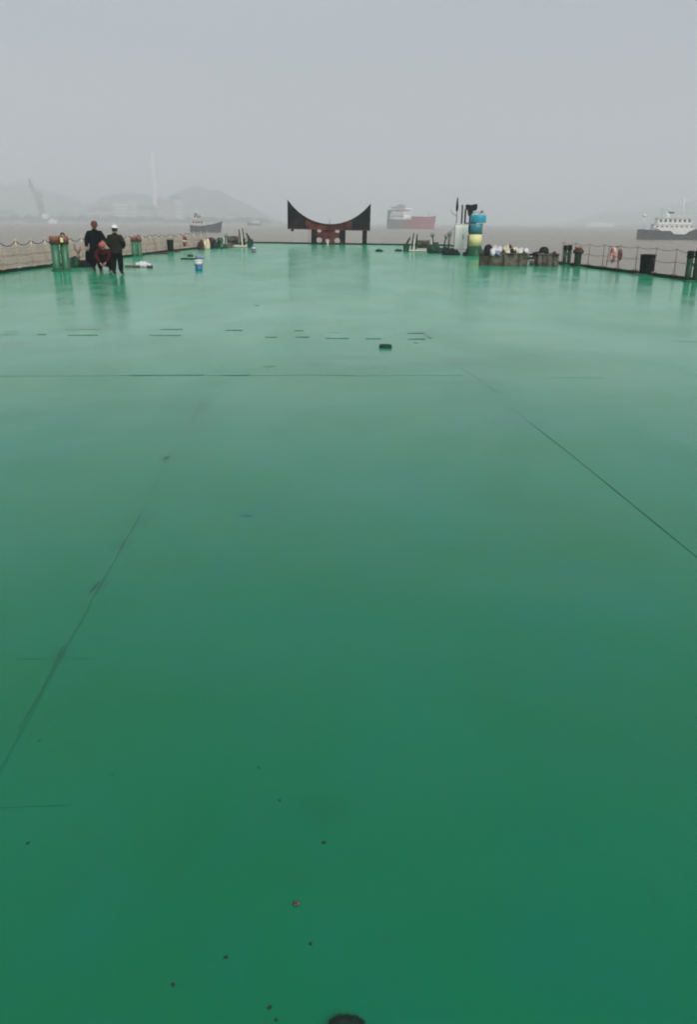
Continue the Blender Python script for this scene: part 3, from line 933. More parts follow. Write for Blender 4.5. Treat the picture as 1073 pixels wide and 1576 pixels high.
m_ = MB(); m_.lathe([(.03, zf(345)), (.03, zf(331)), (.11, zf(329)), (.10, zf(326)), (.03, zf(324))], (0.03, 0, 0), 12); m_.build('bell', M['black'], fl)
for i, (px, lab) in enumerate(((708.6, 'left of two dark exhaust pipes behind the pale cabinet'), (713.5, 'right of two dark exhaust pipes behind the pale cabinet'))):
    pp = P(px, 388)
    m_ = MB(); h_ = (388 - (320 if i == 0 else 326)) * mpp(pp)
    m_.tube([(0, 0, 0), (0, 0, h_ - .12), (0, 0, h_)], [.060, .060, .068], 10)
    tag(m_.build('exhaust_pipe', M['black'] if i else M['chain'], None, pp), lab, 'pipe', 'exhaust pipes behind the cabinet')

# dark heaps at the feet of the cabinet
def heap(name, label, cat, px, py, w, h, material, seed, n=5, group=None):
    c = P(px, py)
    m_ = MB()
    rnd = random.Random(seed)
    for k_ in range(n):
        r_ = w / n * rnd.uniform(.7, 1.2)
        x = -w / 2 + w * (k_ + .5) / n
        hh = h * rnd.uniform(.55, 1.0)
        m_.blob((x, rnd.uniform(-.08, .08), hh * .33), (r_, max(r_ * .8, .12), hh * .62), seed=seed + k_, amp=.20, flat=True, sub=3, freq=1.9)
        m_.blob((x + r_ * .4, -.10, hh * .2), (r_ * .7, max(r_ * .5, .1), hh * .36), seed=seed + k_ + 40, amp=.22, flat=True, sub=3, freq=2.0)
    return tag(m_.build(name, material, None, c), label, cat, group)
heap('tarpaulin', 'crumpled black tarpaulin heap at the left foot of the pale cabinet', 'tarpaulin', 693, 392.5, .85, .58, M['sack_black'], 11, 4)
heap('sack', 'small dark sack between the pale cabinet and green skirt', 'sack', 717, 393.5, .22, .42, M['sack_black'], 15, 2)
heap('tarpaulin', 'dark green tarpaulin draped low to the right of the right bow winch', 'tarpaulin', 675, 389.5, 1.15, .62, M['dgreen'], 19, 4)

# ---------------------------------------------------------------- bow winches, left and right
def winch(label, base, mir, sc=1.0):
    t = thing('anchor_winch', label, 'winch', base, 0)
    x = lambda a: a * mir * sc
    q = sc
    m_ = MB(); m_.box((0, 0, .07 * q), (1.75 * q, .9 * q, .10 * q), bev=.02); m_.build('base_frame', M['cream'], t)
    m_ = MB(); m_.lathe([(.30, -.42), (.30, -.40), (.22, -.38), (.22, .38), (.30, .40), (.30, .42)], (x(.15), 0, .48 * q), 20, Euler((0, R(90), 0)))
    dr = m_.build('drum', M['olive'], t)
    m_ = MB()
    for k_ in range(12): m_.torus((x(.15) - .34 + k_ * .062, 0, .48 * q), .235, .032, Euler((0, R(90), 0)), 18, 6)
    m_.build('rope', M['bin'], dr)
    for sx in (-.50, .72):
        m_ = MB(); m_.prism([(-.24, .12), (.24, .12), (.08, .85 * q), (-.08, .85 * q)], -.03, .03, Matrix.Rotation(R(90), 3, 'Z'), (x(sx), 0, 0)); m_.build('side_frame', M['cream'], t)
    for (x0, z0, x1, z1, r_) in ((-.66, .12, -.54, 1.22, .04), (-.38, .12, -.30, 1.14, .045), (-1.06, .45, -.78, .92, .055)):
        m_ = MB(); m_.tube([(x(x0), -.1, z0 * q), (x((x0 * .4 + x1 * .6)), -.1, (z0 * .4 + z1 * .6) * q), (x(x1), -.1, z1 * q)], [r_, r_ * 1.1, r_ * .8], 8); m_.build('brake_lever', M['black'], t)
    m_ = MB(); m_.box((x(-1.03), 0, .26 * q), (.40, .5, .52 * q), bev=.05); m_.build('gear_box', M['dgreen'], t)
    m_ = MB(); m_.lathe([(.2, -.2), (.22, -.15), (.22, .15), (.2, .2)], (x(1.02), 0, .40 * q), 16, Euler((0, R(90), 0))); m_.box((x(1.02), 0, .10 * q), (.34, .36, .20 * q), bev=.03); m_.build('motor', M['dgreen'], t)
    return t
wr = winch('right bow winch with cream frame, black levers and rope drum', P(648, 387), 1, .98)
wl_ = winch('left bow winch with cream frame, dark levers and green motor', P(362, 380.3), -1, 1.12)

# fairlead rollers and a rope reel crowding the left bow
def fairlead(label, px, py, sc=1.0):
    t = thing('fairlead', label, 'fairlead', P(px, py), 0, 'fairleads near the left winch', sc)
    m_ = MB(); m_.box((0, 0, .05), (.9, .42, .10), bev=.03); m_.build('base_plate', M['dgreen'], t)
    for sx in (-.26, .26):
        m_ = MB(); m_.lathe([(.15, .10), (.11, .16), (.11, .52), (.16, .58), (.15, .64), (0, .66)], (sx, 0, 0), 16); m_.build('roller', M['dgreen'] if sx < 0 else M['green'], t)
    return t
fairlead('green twin roller fairlead between the dark sack and left bow winch', 336, 382.4, .95)
fairlead('green twin roller fairlead at the far right end of the left winch', 380, 379.2, .9)
t = thing('rope_reel', 'dark rope reel standing behind the dark sacks on the left edge', 'reel', P(325, 381.5))
for sy in (-.2, .2):
    m_ = MB(); m_.lathe([(.36, -.02), (.36, .02)], (0, sy, .37), 22, Euler((R(90), 0, 0))); m_.build('flange', M['drust'], t)
m_ = MB(); m_.lathe([(.27, -.18), (.28, 0), (.27, .18)], (0, 0, .37), 22, Euler((R(90), 0, 0))); m_.build('rope', M['olive'], t)

# green fittings right of the right winch
def valve(label, px, py, h, mat_, lean=0.0, nm='valve_pipe'):
    t = thing(nm, label, 'pipe', P(px, py), 0, 'deck pipes near the bow winches')
    m_ = MB(); m_.tube([(0, 0, 0), (lean * .4, 0, h * .6), (lean, 0, h)], .05, 8); m_.lathe([(.09, 0), (.09, .04), (.05, .05)], (0, 0, 0), 10); m_.build('pipe', mat_, t)
    m_ = MB(); m_.torus((lean, 0, h), .13, .022, Euler((R(70), 0, R(20))), 16, 6); m_.tube([(lean - .13, 0, h), (lean + .13, 0, h)], .014, 5); m_.build('hand_wheel', M['dgreen'], t)
    return t
valve('tall thin green valve pipe leaning just right of the right bow winch', 667, 384, 1.0, M['dgreen'], -.1)
valve('green valve pipe next to the dark tarpaulin by the right winch', 683, 386, .95, M['dgreen'], .15)
valve('short green valve pipe at the right bow corner before the signal mast', 690, 387, 1.15, M['chain'], .05)
valve('green valve pipe at the left end of the left bow winch', 346, 381, .8, M['green'], .1)
valve('green valve pipe at the right end of the left bow winch', 383, 377.6, .62, M['green'], -.05)
heap('sack', 'dark sack slumped on the left edge just before the left winch', 'sack', 329, 382.2, .48, .75, M['sack_black'], 31, 2)
heap('sack', 'dark green sack heap in front of the left bow winch', 'sack', 341, 381.8, .7, .36, M['dgreen'], 35, 4)
heap('sack', 'pale cream sack leaning at the far end of the left railing', 'sack', 318, 383.2, .38, .85, M['sack_cream'], 38, 2)
heap('sack', 'small dark brown sack between pale sack and red lifebuoy', 'sack', 308.5, 384, .30, .85, M['drust'], 41, 2)
heap('rope_pile', 'tan rope pile at the foot of the left bow winch', 'rope', 353, 380.6, .6, .3, M['olive'], 44, 3)
heap('scrap', 'low rusty scrap strip on the kerb before the black drum bollard', 'scrap', 242, 391, 1.1, .12, M['drust'], 47, 6)
heap('scrap', 'tiny rusty scrap beside the black drum bollard', 'scrap', 272, 388, .2, .25, M['drust'], 49, 2)

# ---------------------------------------------------------------- rusty bins full of sacks
def bin_(label, x0, x1, yb, yt, depth=.75, ribs=5):
    a, b = P(x0, yb), P(x1, yb)
    c = (a + b) / 2
    w = (b - a).length
    ang = 0
    s = mpp(c)
    h = (yb - yt) * s
    t = thing('steel_bin', label, 'bin', c + Vector((0, depth / 2, 0)), ang, 'rusty steel bins on the right side')
    th = .03
    m_ = MB()
    m_.box((0, -depth / 2 + th / 2, h / 2), (w, th, h)); m_.box((0, depth / 2 - th / 2, h / 2), (w, th, h))
    for sx in (-1, 1): m_.box((sx * (w / 2 - th / 2), 0, h / 2), (th, depth - th * 2 - .004, h - .004))
    m_.box((0, 0, .05), (w - th * 2 - .004, depth - th * 2 - .004, .06))
    m_.build('shell', M['bin'], t)
    m_ = MB()
    for yy in (-depth / 2 - .012, depth / 2 + .012): m_.box((0, yy, h + .012), (w + .06, .07, .05))
    for sx in (-1, 1): m_.box((sx * (w / 2 + .005), 0, h + .012), (.06, depth - .05, .046))
    m_.build('rim', M['bin'], t)
    for i in range(ribs):
        x = -w / 2 + w * (i + .5) / ribs
        m_ = MB(); m_.box((x, -depth / 2 - .03, h / 2 - .01), (.05, .058, h - .04)); m_.build('rib', M['bin'], t)
    m_ = MB()
    for i in range(2): m_.box(((i - .5) * w * .7, 0, .012), (.12, depth * .9, .02))
    m_.build('skid', M['black'], t)
    return t, c, s, h
bA = bin_('long muddy steel bin heaped with white sacks beside the turquoise column', 742.5, 810, 409.5, 391.5, .8, 3)
bB = bin_('shorter muddy steel bin with a black bundle on top', 829, 859, 410, 392.5, .8, 2)
GS = 'sacks and bundles heaped in the steel bins'
def inbin(b, px, w, h, material, label, seed, name='sack', cat='sack', dy=.35, z0=None, kind='blob'):
    _, c, s, hb = b
    p = P(px, 409.7) + Vector((0, dy, 0))
    z = hb - .10 if z0 is None else z0
    if z0 is None and kind == 'blob': w *= 1.3
    m_ = MB()
    if kind == 'blob':
        m_.blob((0, 0, h / 2), (w / 2, min(w / 2, .26), h / 2 * 1.08), seed=seed, amp=.26, freq=2.0, sub=3)
        m_.blob((w * .12, -.05, h * .85), (w * .26, w * .2, h * .24), seed=seed + 9, amp=.3, sub=2)
        m_.blob((-w * .25, -.12, h * .3), (w * .3, w * .25, h * .3), seed=seed + 19, amp=.3, sub=2)
    elif kind == 'coil':
        for k_ in range(4): m_.torus((0, 0, .05 + k_ * .07), w / 2 * (1 - .08 * k_), .045, None, 20, 6)
    elif kind == 'dome':
        m_.lathe([(w / 2, 0), (w / 2, h * .25), (w * .46, h * .6), (w * .3, h * .9), (0, h)], n=22)
    return tag(m_.build(name, material, None, (p.x, p.y, z)), label, cat, GS)
inbin(bA, 752, .30, .46, M['sack_black'], 'black plastic sack at the left end of the long bin', 51)
inbin(bA, 761, .19, .42, M['sack_white'], 'upright white sack right of the black sack in the long bin', 52)
inbin(bA, 769, .21, .40, M['sack_white'], 'greyish white sack, second from the black sack in the long bin', 53)
inbin(bA, 774, .16, .24, M['sack_black'], 'small dark bundle between white sacks in the long bin', 54, 'bundle', 'bundle')
inbin(bA, 780.5, .21, .44, M['sack_cream'], 'cream coloured sack in the middle of the long bin', 55)
inbin(bA, 786, .22, .46, M['drust'], 'dark brown bundle behind the cream sack', 56, 'bundle', 'bundle', .6)
inbin(bA, 793, .26, .36, M['sack_cream'], 'pale slumped sack right of the cream sack in the long bin', 57)
inbin(bA, 802, .24, .34, M['sack_white'], 'white sack near the right end of the long bin', 58)
inbin(bA, 810, .26, .32, M['sack_white'], 'white sack hanging over the right end of the long bin', 59)
inbin(bA, 806, .40, .3, M['bluegrey'], 'blue grey rope coil behind the white sacks', 60, 'rope_coil', 'rope', .62, kind='coil')
inbin(bA, 796, .55, .30, M['sack_black'], 'black netting bundle lying under the white sacks', 61, 'bundle', 'bundle', .62)
inbin(bB, 838.5, .46, .30, M['sack_black'], 'black dome shaped bundle on the shorter bin', 62, 'bundle', 'bundle', .38, bB[3] + .03, 'dome')
inbin(bB, 853, .16, .20, M['drust'], 'small dark lump at the right corner of the shorter bin', 63, 'bundle', 'bundle', .2)
inbin(bB, 845, .5, .14, M['bin'], 'muddy rags filling the shorter bin', 64, 'rags', 'rags', .45)
inbin(bB, 829, .3, .2, M['sack_black'], 'black rag pile at the left corner of the shorter bin', 69, 'rags', 'rags', .3)
rr2 = random.Random(21)
extra = [(757, 'sack_white', .22, .30, 'white sack lying low between the black sack and first upright white sack', 'sack'), (765, 'bluegrey', .26, .22, 'blue grey cloth tucked between the upright white sacks', 'cloth'),
         (777, 'bin', .24, .26, 'muddy brown rag bundle left of the cream sack', 'rags'), (783, 'sack_white', .20, .30, 'small white bag squeezed against the cream sack', 'bag'),
         (790, 'sack_black', .26, .34, 'black bundle between the cream sack and pale slumped sack', 'bundle'), (798, 'bluegrey', .30, .22, 'blue grey cloth draped over the pale slumped sack', 'cloth'),
         (806, 'sack_black', .26, .22, 'black rag heap between the two white sacks at the right end', 'rags'), (835, 'bluegrey', .24, .14, 'greyish rag under the black dome bundle', 'rags')]
for q_, (px, mk, w_, h_, lab, nm) in enumerate(extra):
    o_ = inbin(bB if px > 825 else bA, px, w_, h_, M[mk], lab, 90 + q_, nm, nm, rr2.uniform(.15, .45))
    o_.rotation_euler = (R(rr2.uniform(-12, 12)), R(rr2.uniform(-28, 28)), R(rr2.uniform(0, 90)))
m_ = MB(); m_.blob((0, 0, 0), (.19, .10, .10), seed=66, amp=.12, rot=Euler((0, R(12), 0)))
p_ = P(748, 409) ; tag(m_.build('cushion', M['sack_white'], None, (p_.x, p_.y - .02, bA[3] + .09)), 'white oval bundle lying on the left rim of the long bin', 'bundle', GS)
# gap between the bins
m_ = MB(); m_.lathe([(.11, 0), (.13, .24), (.125, .25), (.11, .25), (.10, .05), (0, .05)], n=20)
tk = tag(m_.build('bucket', M['cream'], None, P(819, 408) + Vector((0, .15, 0))), 'cream bucket standing in the gap between the two steel bins', 'bucket')
for (px, lab, sd) in ((814, 'dark plank leaning in the gap left of the cream bucket', 3), (825.5, 'dark plank leaning in the gap right of the cream bucket', 4)):
    m_ = MB(); m_.box((0, 0, .24), (.09, .05, .48), Euler((R(-6), R(4 if sd == 3 else -4), 0)))
    tag(m_.build('plank', M['drust'], None, P(px, 407.5) + Vector((0, .42, 0.015))), lab, 'plank')
m_ = MB(); m_.box((0, 0, .40), (.62, .3, .10), Euler((0, R(3), 0)), bev=.02)
m_.tube([(-.2, 0, 0), (-.2, 0, .36)], .025, 6); m_.tube([(.2, 0, 0), (.2, 0, .36)], .025, 6)
tag(m_.build('trestle', M['black'], None, P(819, 406) + Vector((0, .75, 0))), 'dark trestle across the gap between the bins', 'trestle')

# ---------------------------------------------------------------- clutter on the left side
tpos = P(119, 411)
m_ = MB(); m_.tube([(0, 0, 0), (.0, 0, .45), (-.02, 0, .55), (-.12, 0, .72), (-.15, 0, .90)], [.05, .05, .05, .04, .03], 8)
m_.tube([(-.02, 0, .52), (.07, 0, .66), (.09, 0, .80)], [.045, .04, .03], 8)
m_.lathe([(.14, 0), (.14, .03), (.06, .05)], (0, 0, 0), 12)
tag(m_.build('forked_post', M['redrail'], None, tpos + Vector((0, .3, 0))), 'rusty forked post beside the tall green bitts on the left', 'post')
heap('sack', 'dark green sack slumped between the green bitts and rusty forked post', 'sack', 112.5, 411.5, .3, .5, M['dgreen'], 71, 2)
heap('hose_heap', 'low black heap of hose left of the standing workers', 'hose', 130, 411, .75, .38, M['sack_black'], 74, 5)
heap('white_bag', 'white bag on the deck at the feet of the crouching worker', 'bag', 157.5, 411.5, .28, .22, M['sack_white'], 77, 2)

pl = P(207, 411.5)
m_ = MB(); m_.box((-.1, 0, .045), (.62, .12, .07), Euler((0, 0, R(4)))); m_.box((-.05, .16, .035), (.5, .10, .05), Euler((0, 0, R(-5))))
tag(m_.build('timber', M['wood'], None, pl), 'dark reddish timber offcuts on the deck before the second green bitts', 'timber')
heap('plastic_sheet', 'crumpled pale green white plastic sheet beside the timber offcuts', 'sheet', 220, 411, .55, .26, M['sack_white'], 81, 4)
m_ = MB(); m_.box((.12, 0, .05), (.22, .16, .10), bev=.02)
tag(m_.build('wooden_block', M['drust'], None, P(226, 412.5)), 'small dark wooden block at the right end of the plastic sheet', 'block')

# tool board, box and cloth behind the blue bucket
bp_ = P(290, 399)
m_ = MB(); m_.box((0, 0, .03), (.78, .34, .05), Euler((0, 0, R(3))), bev=.01)
tag(m_.build('board', M['black'], None, bp_), 'dark board lying flat on the deck behind the blue bucket', 'board')
m_ = MB(); m_.box((0, 0, .07), (.28, .18, .12), bev=.02); m_.tube([(-.1, 0, .13), (-.06, 0, .19), (.06, 0, .19), (.1, 0, .13)], .012, 6)
tag(m_.build('tool_box', M['dgreen'], None, P(293, 397.5) + Vector((0, 0, .056))), 'small dark green tool box on the dark board', 'tool box')
heap('cloth', 'pale blue cloth bundle at the right end of the dark board', 'cloth', 306.5, 397.5, .32, .24, M['bluegrey'], 85, 2)

def pail(label, loc, sc=1.0, low=M['blue'], up=M['white']):
    t = thing('paint_pail', label, 'bucket', loc, 0, 'paint pails on the deck', sc)
    m_ = MB(); m_.lathe([(.125, 0), (.13, .02), (.14, .18)], n=24); m_.build('body', low, t)
    m_ = MB(); m_.lathe([(.1405, .181), (.148, .31)], n=24); m_.build('label_band', up, t)
    m_ = MB(); m_.lathe([(.149, .311), (.158, .315), (.158, .345), (.14, .355), (0, .35)], n=24); m_.build('lid', M['white'] if up is M['white'] else M['cyan'], t)
    m_ = MB(); m_.tube([(-.15, 0, .29), (-.17, -.06, .22), (0, -.17, .17), (.17, -.06, .22), (.15, 0, .29)], .006, 6); m_.build('handle', M['chain'], t)
    return t
pail('blue paint pail with white upper band and lid, nearest pail on the left', P(306, 415.8), 1.12)
pail('small dark blue pail with pale lid near the bow on the left', P(390.5, 388), 1.0, M['ship_slate'], M['sack_white'])

# dark steel block lying in mid deck, brush at the photographer's feet, rust chips
m_ = MB(); m_.box((0, 0, .022), (.20, .11, .044), Euler((0, 0, R(-2))), bev=.012); m_.box((0, 0, .047), (.15, .06, .012), Euler((0, 0, R(-2))), bev=.005)
tag(m_.build('steel_block', M['dgreen'], None, P(593.5, 535)), 'small dark steel block lying alone in the middle of the deck', 'block')

br = thing('deck_brush', 'dark bristled brush tip at the bottom border of the photo', 'brush', P(534, 1611), R(0))
m_ = MB()
rnd = random.Random(3)
for k_ in range(520):
    x = rnd.uniform(-.036, .036); z = rnd.uniform(.012, .034)
    reach = .070 - 14 * x * x + rnd.uniform(-.010, .006)
    m_.tube([(x, -.012, z), (x * 1.12, reach * .55, z * .8 + .004), (x * 1.22 + rnd.uniform(-.003, .003), reach, max(.002, z * .45 + rnd.uniform(-.006, .004)))], [.0022, .0018, .0010], 4)
m_.build('bristles', M['bristle'], br)
m_ = MB(); m_.box((0, -.035, .024), (.085, .045, .034), bev=.006); m_.build('block', M['wood'], br)
m_ = MB(); m_.tube([(0, -.045, .03), (0, -.40, .10)], .012, 8); m_.build('handle', M['wood'], br)

chips = [(398, 1182, .007), (430, 1232, .007), (498.5, 1297, .010), (478, 1453, .008), (347.5, 1474, .009), (266, 1516, .009),
         (415, 1551, .009), (60, 1140, .007), (42, 1298, .008), (425, 1570, .007), (172, 1192, .006)] + [(random.uniform(150, 620), random.uniform(1080, 1560), random.uniform(.0018, .0038)) for _ in range(26)]
src = None
for i, (px, py, r_) in enumerate(chips):
    if src is None:
        m_ = MB(); m_.blob((0, 0, .4), (1.15, .8, .55), seed=3, amp=.35, sub=2, freq=2.4, flat=True)
        o = src = m_.build('rust_chip', M['chip'])
    else:
        o = src.copy(); COL.objects.link(o)
    o.location = P(px, py); o.scale = (r_ * .60, r_ * .60, r_ * .4); o.rotation_euler = (0, 0, i * 1.7)
    tag(o, 'tiny dark rust chip lying on the green deck', 'rust chip', 'rust chips scattered on the near deck')
m_ = MB(); m_.blob((0, 0, .004), (.009, .006, .005), seed=8, amp=.3, freq=2.0); m_.blob((-.006, -.004, .003), (.006, .005, .004), seed=12, amp=.3)
tag(m_.build('rust_flake', M['flake'], None, P(457, 1391)), 'pale pinkish rust flake, the largest bit of grit on the near deck', 'rust chip')

# ---------------------------------------------------------------- people
def skin_mesh(name, chains, material, parent, root=0, sub=2, merge=True):
    """chains: list of lists of (point, radius); shared points join"""
    me = bpy.data.meshes.new(name)
    bm = bmesh.new()
    lay = bm.verts.layers.skin.verify()
    key = {}
    first = None
    def vert(p, r):
        kk = tuple(round(c, 4) for c in p)
        if kk in key: return key[kk]
        v_ = bm.verts.new(p)
        v_[lay].radius = (r, r) if not isinstance(r, tuple) else r
        key[kk] = v_
        return v_
    for ch in chains:
        prev = None
        for p, r in ch:
            v_ = vert(p, r)
            if first is None:
                first = v_; v_[lay].use_root = True
            if prev is not None and prev is not v_ and not bm.edges.get((prev, v_)):
                bm.edges.new((prev, v_))
            prev = v_
    bm.to_mesh(me); bm.free()
    o = bpy.data.objects.new(name, me)
    COL.objects.link(o)
    o.parent = parent
    me.materials.append(material)
    sk = o.modifiers.new('skin', 'SKIN')
    sk.use_smooth_shade = True
    sb = o.modifiers.new('smooth', 'SUBSURF')
    sb.levels = 1; sb.render_levels = sub
    return o

def hand_chains(wrist, elbow, thumb_side, curl_dir):
    w = Vector(wrist); d = (w - Vector(elbow)).normalized()
    t = (Vector(thumb_side) - d * d.dot(Vector(thumb_side))).normalized()
    c = Vector(curl_dir); c = (c - d * d.dot(c)).normalized()
    palm = w + d * .055
    out = [[(tuple(w), .026), (tuple(palm), (.034))]]
    for off, ln in ((.030, .068), (.011, .078), (-.009, .072), (-.028, .056)):
        k0 = w + d * .092 + t * off
        k1 = k0 + d * ln * .5 + c * ln * .22
        k2 = k1 + d * ln * .28 + c * ln * .42
        out.append([(tuple(palm), .034), (tuple(k0), .012), (tuple(k1), .0095), (tuple(k2), .008)])
    h0 = w + d * .035 + t * .036
    h1 = h0 + d * .032 + t * .022 + c * .01
    h2 = h1 + d * .028 + c * .014
    out.append([(tuple(palm), .034), (tuple(h0), .013), (tuple(h1), .011), (tuple(h2), .009)])
    return out

lerp0 = lambda a, b, k_: tuple(Vector(a).lerp(Vector(b), k_))
def person(label, loc, rz, J, jacket, trousers, hat, hat_m, scale=1.0, group='workers on the left side of the deck'):
    """J: joints in the person's own frame, facing -Y"""
    t = thing('person', label, 'person', loc, rz, group, (scale * 1.12, scale * 1.12, scale))
    g = lambda n_: tuple(J[n_])
    head = Vector(J['head']); nb = Vector(J['neck'])
    fwd = Vector(J.get('look', (0, -1, 0))).normalized()
    up = (head - nb).normalized()
    up = (up - fwd * up.dot(fwd)).normalized()
    side = up.cross(fwd)
    ht = head + up * .075
    chin = head - up * .055 + fwd * .035
    nose = head + fwd * .098 - up * .015
    ch = [[(g('pelvis'), (.15, .11)), (g('spine'), (.14, .10)), (g('chest'), (.12, .085)), (lerp0(J['chest'], J['neck'], .45), .08), (g('neck'), .058), (tuple(head - up * .05), .074), (tuple(head), .092), (tuple(ht), .074)],
          [(tuple(head), .086), (tuple(head + fwd * .06 - up * .015), .030), (tuple(nose), .012)],
          [(tuple(head - up * .05), .070), (tuple(chin), .034)]]
    for sgn in (1, -1):
        e = head + side * .088 * sgn - up * .01
        ch.append([(tuple(head), .086), (tuple(e), .018), (tuple(e + side * .012 * sgn + up * .012 - fwd * .01), .011)])
    for q in ('l', 'r'):
        ch.append([(lerp0(J['chest'], J['neck'], .45), .08), (g('sh_' + q), .050), (g('el_' + q), .042), (g('wr_' + q), .028)])
        ch += hand_chains(J['wr_' + q], J['el_' + q], J['th_' + q], J['cu_' + q])
        ch.append([(g('pelvis'), (.15, .11)), (g('hip_' + q), .085), (g('kn_' + q), .056), (g('an_' + q), .042)])
        an = Vector(J['an_' + q]); fo = Vector(J.get('foot_' + q, (0, -1, 0))).normalized()
        ch.append([(g('an_' + q), .042), (tuple(an + fo * .10 + Vector((0, 0, -.045))), .036), (tuple(an + fo * .17 + Vector((0, 0, -.055))), .026)])
    skin_mesh('body', ch, M['skin'], t)
    # clothing follows the same joints, a little larger
    lerp = lambda a, b, k_: tuple(Vector(a).lerp(Vector(b), k_))
    # jacket: lofted torso and sleeves fused into one cloth surface
    jm = MB()
    pe, sp_, chs, nk = (Vector(J[q]) for q in ('pelvis', 'spine', 'chest', 'neck'))
    shl, shr = Vector(J['sh_l']), Vector(J['sh_r'])
    sd = (shl - shr).normalized()
    spine_pts = [(pe.lerp(sp_, -.95), .205, .160), (pe.lerp(sp_, -.5), .212, .168), (pe.lerp(sp_, .3), .205, .158), (sp_, .198, .150), (chs.lerp(sp_, .3), .205, .152), (chs.lerp(nk, .15), .205, .145),
                 (chs.lerp(nk, .45), .180, .120), (chs.lerp(nk, .68), .120, .092), (chs.lerp(nk, .9), .080, .078), (chs.lerp(nk, 1.25), .074, .074)]
    vs, fs = [], []
    NS = 20
    for i_, (p_, rx, ry) in enumerate(spine_pts):
        a_ = spine_pts[max(i_ - 1, 0)][0]; b_ = spine_pts[min(i_ + 1, len(spine_pts) - 1)][0]
        d_ = (b_ - a_).normalized()
        fw = d_.cross(sd).normalized()
        for k_ in range(NS):
            an_ = 2 * math.pi * k_ / NS
            vs.append(p_ + sd * math.cos(an_) * rx + fw * math.sin(an_) * ry)
    for i_ in range(len(spine_pts) - 1):
        for k_ in range(NS):
            j_ = (k_ + 1) % NS
            fs.append((i_ * NS + k_, i_ * NS + j_, i_ * NS + NS + j_, i_ * NS + NS + k_))
    fs += [tuple(reversed(range(NS))), tuple(range((len(spine_pts) - 1) * NS, len(spine_pts) * NS))]
    jm._faces(vs, fs, True)
    for q in ('l', 'r'):
        sh_, el_, wr_ = Vector(J['sh_' + q]), Vector(J['el_' + q]), Vector(J['wr_' + q])
        inn_ = chs.lerp(nk, .45).lerp(sh_, .5)
        jm.tube([inn_, sh_, sh_.lerp(el_, .4), el_.lerp(sh_, .12), el_.lerp(wr_, .12), el_.lerp(wr_, .55), el_.lerp(wr_, .95)], [.085, .092, .082, .074, .072, .064, .056], 14)
    jo = jm.build('jacket', jacket, t)
    rm_ = jo.modifiers.new('fuse', 'REMESH'); rm_.mode = 'VOXEL'; rm_.voxel_size = .016; rm_.use_smooth_shade = True
    sm_ = jo.modifiers.new('soften', 'SMOOTH'); sm_.factor = .5; sm_.iterations = 5
    tr = [[(lerp(J['pelvis'], J['spine'], .35), (.160, .125)), (g('pelvis'), (.180, .140))]]
    for q in ('l', 'r'):
        tr.append([(g('pelvis'), (.180, .140)), (g('hip_' + q), .125), (g('kn_' + q), .098), (lerp(J['kn_' + q], J['an_' + q], .55), .092), (lerp(J['kn_' + q], J['an_' + q], .95), .082)])
    skin_mesh('trousers', tr, trousers, t)
    for q in ('l', 'r'):
        an = Vector(J['an_' + q]); fo = Vector(J.get('foot_' + q, (0, -1, 0))).normalized()
        kn = Vector(J['kn_' + q])
        skin_mesh('boot', [[(tuple(an.lerp(kn, .28)), .062), (tuple(an), .056), (tuple(an + Vector((0, 0, -.038)) - fo * .03), .046)],
                           [(tuple(an), .056), (tuple(an + fo * .10 + Vector((0, 0, -.040))), .046), (tuple(an + fo * .19 + Vector((0, 0, -.048))), .036)]], M['boot'], t)
    rotm = Matrix((side, -fwd, up)).transposed()
    m_ = MB(); m_.lathe([(.066, -.070), (.082, -.03), (.084, .04), (.07, .09), (0, .115)], head - fwd * .034 + up * .012, 18, rotm); m_.build('hair', M['hair'], t)
    for sgn in (1, -1):
        m_ = MB(); m_.blob(head + fwd * .080 + side * .032 * sgn + up * .012, (.011, .011, .007), amp=0); m_.build('eye', M['hair'], t)
    m_ = MB(); m_.blob(head + fwd * .078 - up * .052, (.024, .010, .006), amp=0, rot=rotm.to_euler()); m_.build('mouth', M['lip'], t)
    hc = head + up * (.062 if hat == 'helmet' else .052) - fwd * .005
    m_ = MB()
    if hat == 'helmet':
        m_.lathe([(.095, .0), (.134, -.012), (.136, -.004), (.108, .012), (.110, .045), (.098, .080), (.066, .112), (.03, .126), (0, .128)], hc, 24, rotm, sx=.92)
        m_.prism([(-.075, -.012), (.075, -.012), (.075, -.004), (-.075, -.004)], -.17, -.09, rotm, hc)
        for k_ in (-1, 0, 1): m_.tube([hc + rotm @ Vector((k_ * .03, .085, .085)), hc + rotm @ Vector((k_ * .03, .02, .122)), hc + rotm @ Vector((k_ * .03, -.065, .098))], .008, 6)
    else:
        m_.lathe([(.102, -.03), (.112, -.025), (.114, .0), (.106, .05), (.075, .10), (.02, .12), (0, .135)], hc, 20, rotm)
    m_.build('safety_helmet' if hat == 'helmet' else 'cap', hat_m, t)
    m_ = MB()
    return t

def stand(**kw):
    J = dict(pelvis=(0, 0, .93), spine=(0, .01, 1.10), chest=(0, .01, 1.30), neck=(0, 0, 1.47), head=(0, -.025, 1.60),
             sh_l=(.185, .01, 1.355), el_l=(.25, .03, 1.12), wr_l=(.235, -.05, .88), sh_r=(-.185, .01, 1.355), el_r=(-.25, .03, 1.12), wr_r=(-.235, -.05, .88),
             hip_l=(.095, 0, .88), kn_l=(.11, -.02, .48), an_l=(.12, .02, .09), hip_r=(-.095, 0, .88), kn_r=(-.11, -.02, .48), an_r=(-.12, .02, .09),
             th_l=(0, -1, 0), th_r=(0, -1, 0), cu_l=(-1, 0, 0), cu_r=(1, 0, 0))
    J.update(kw); return J

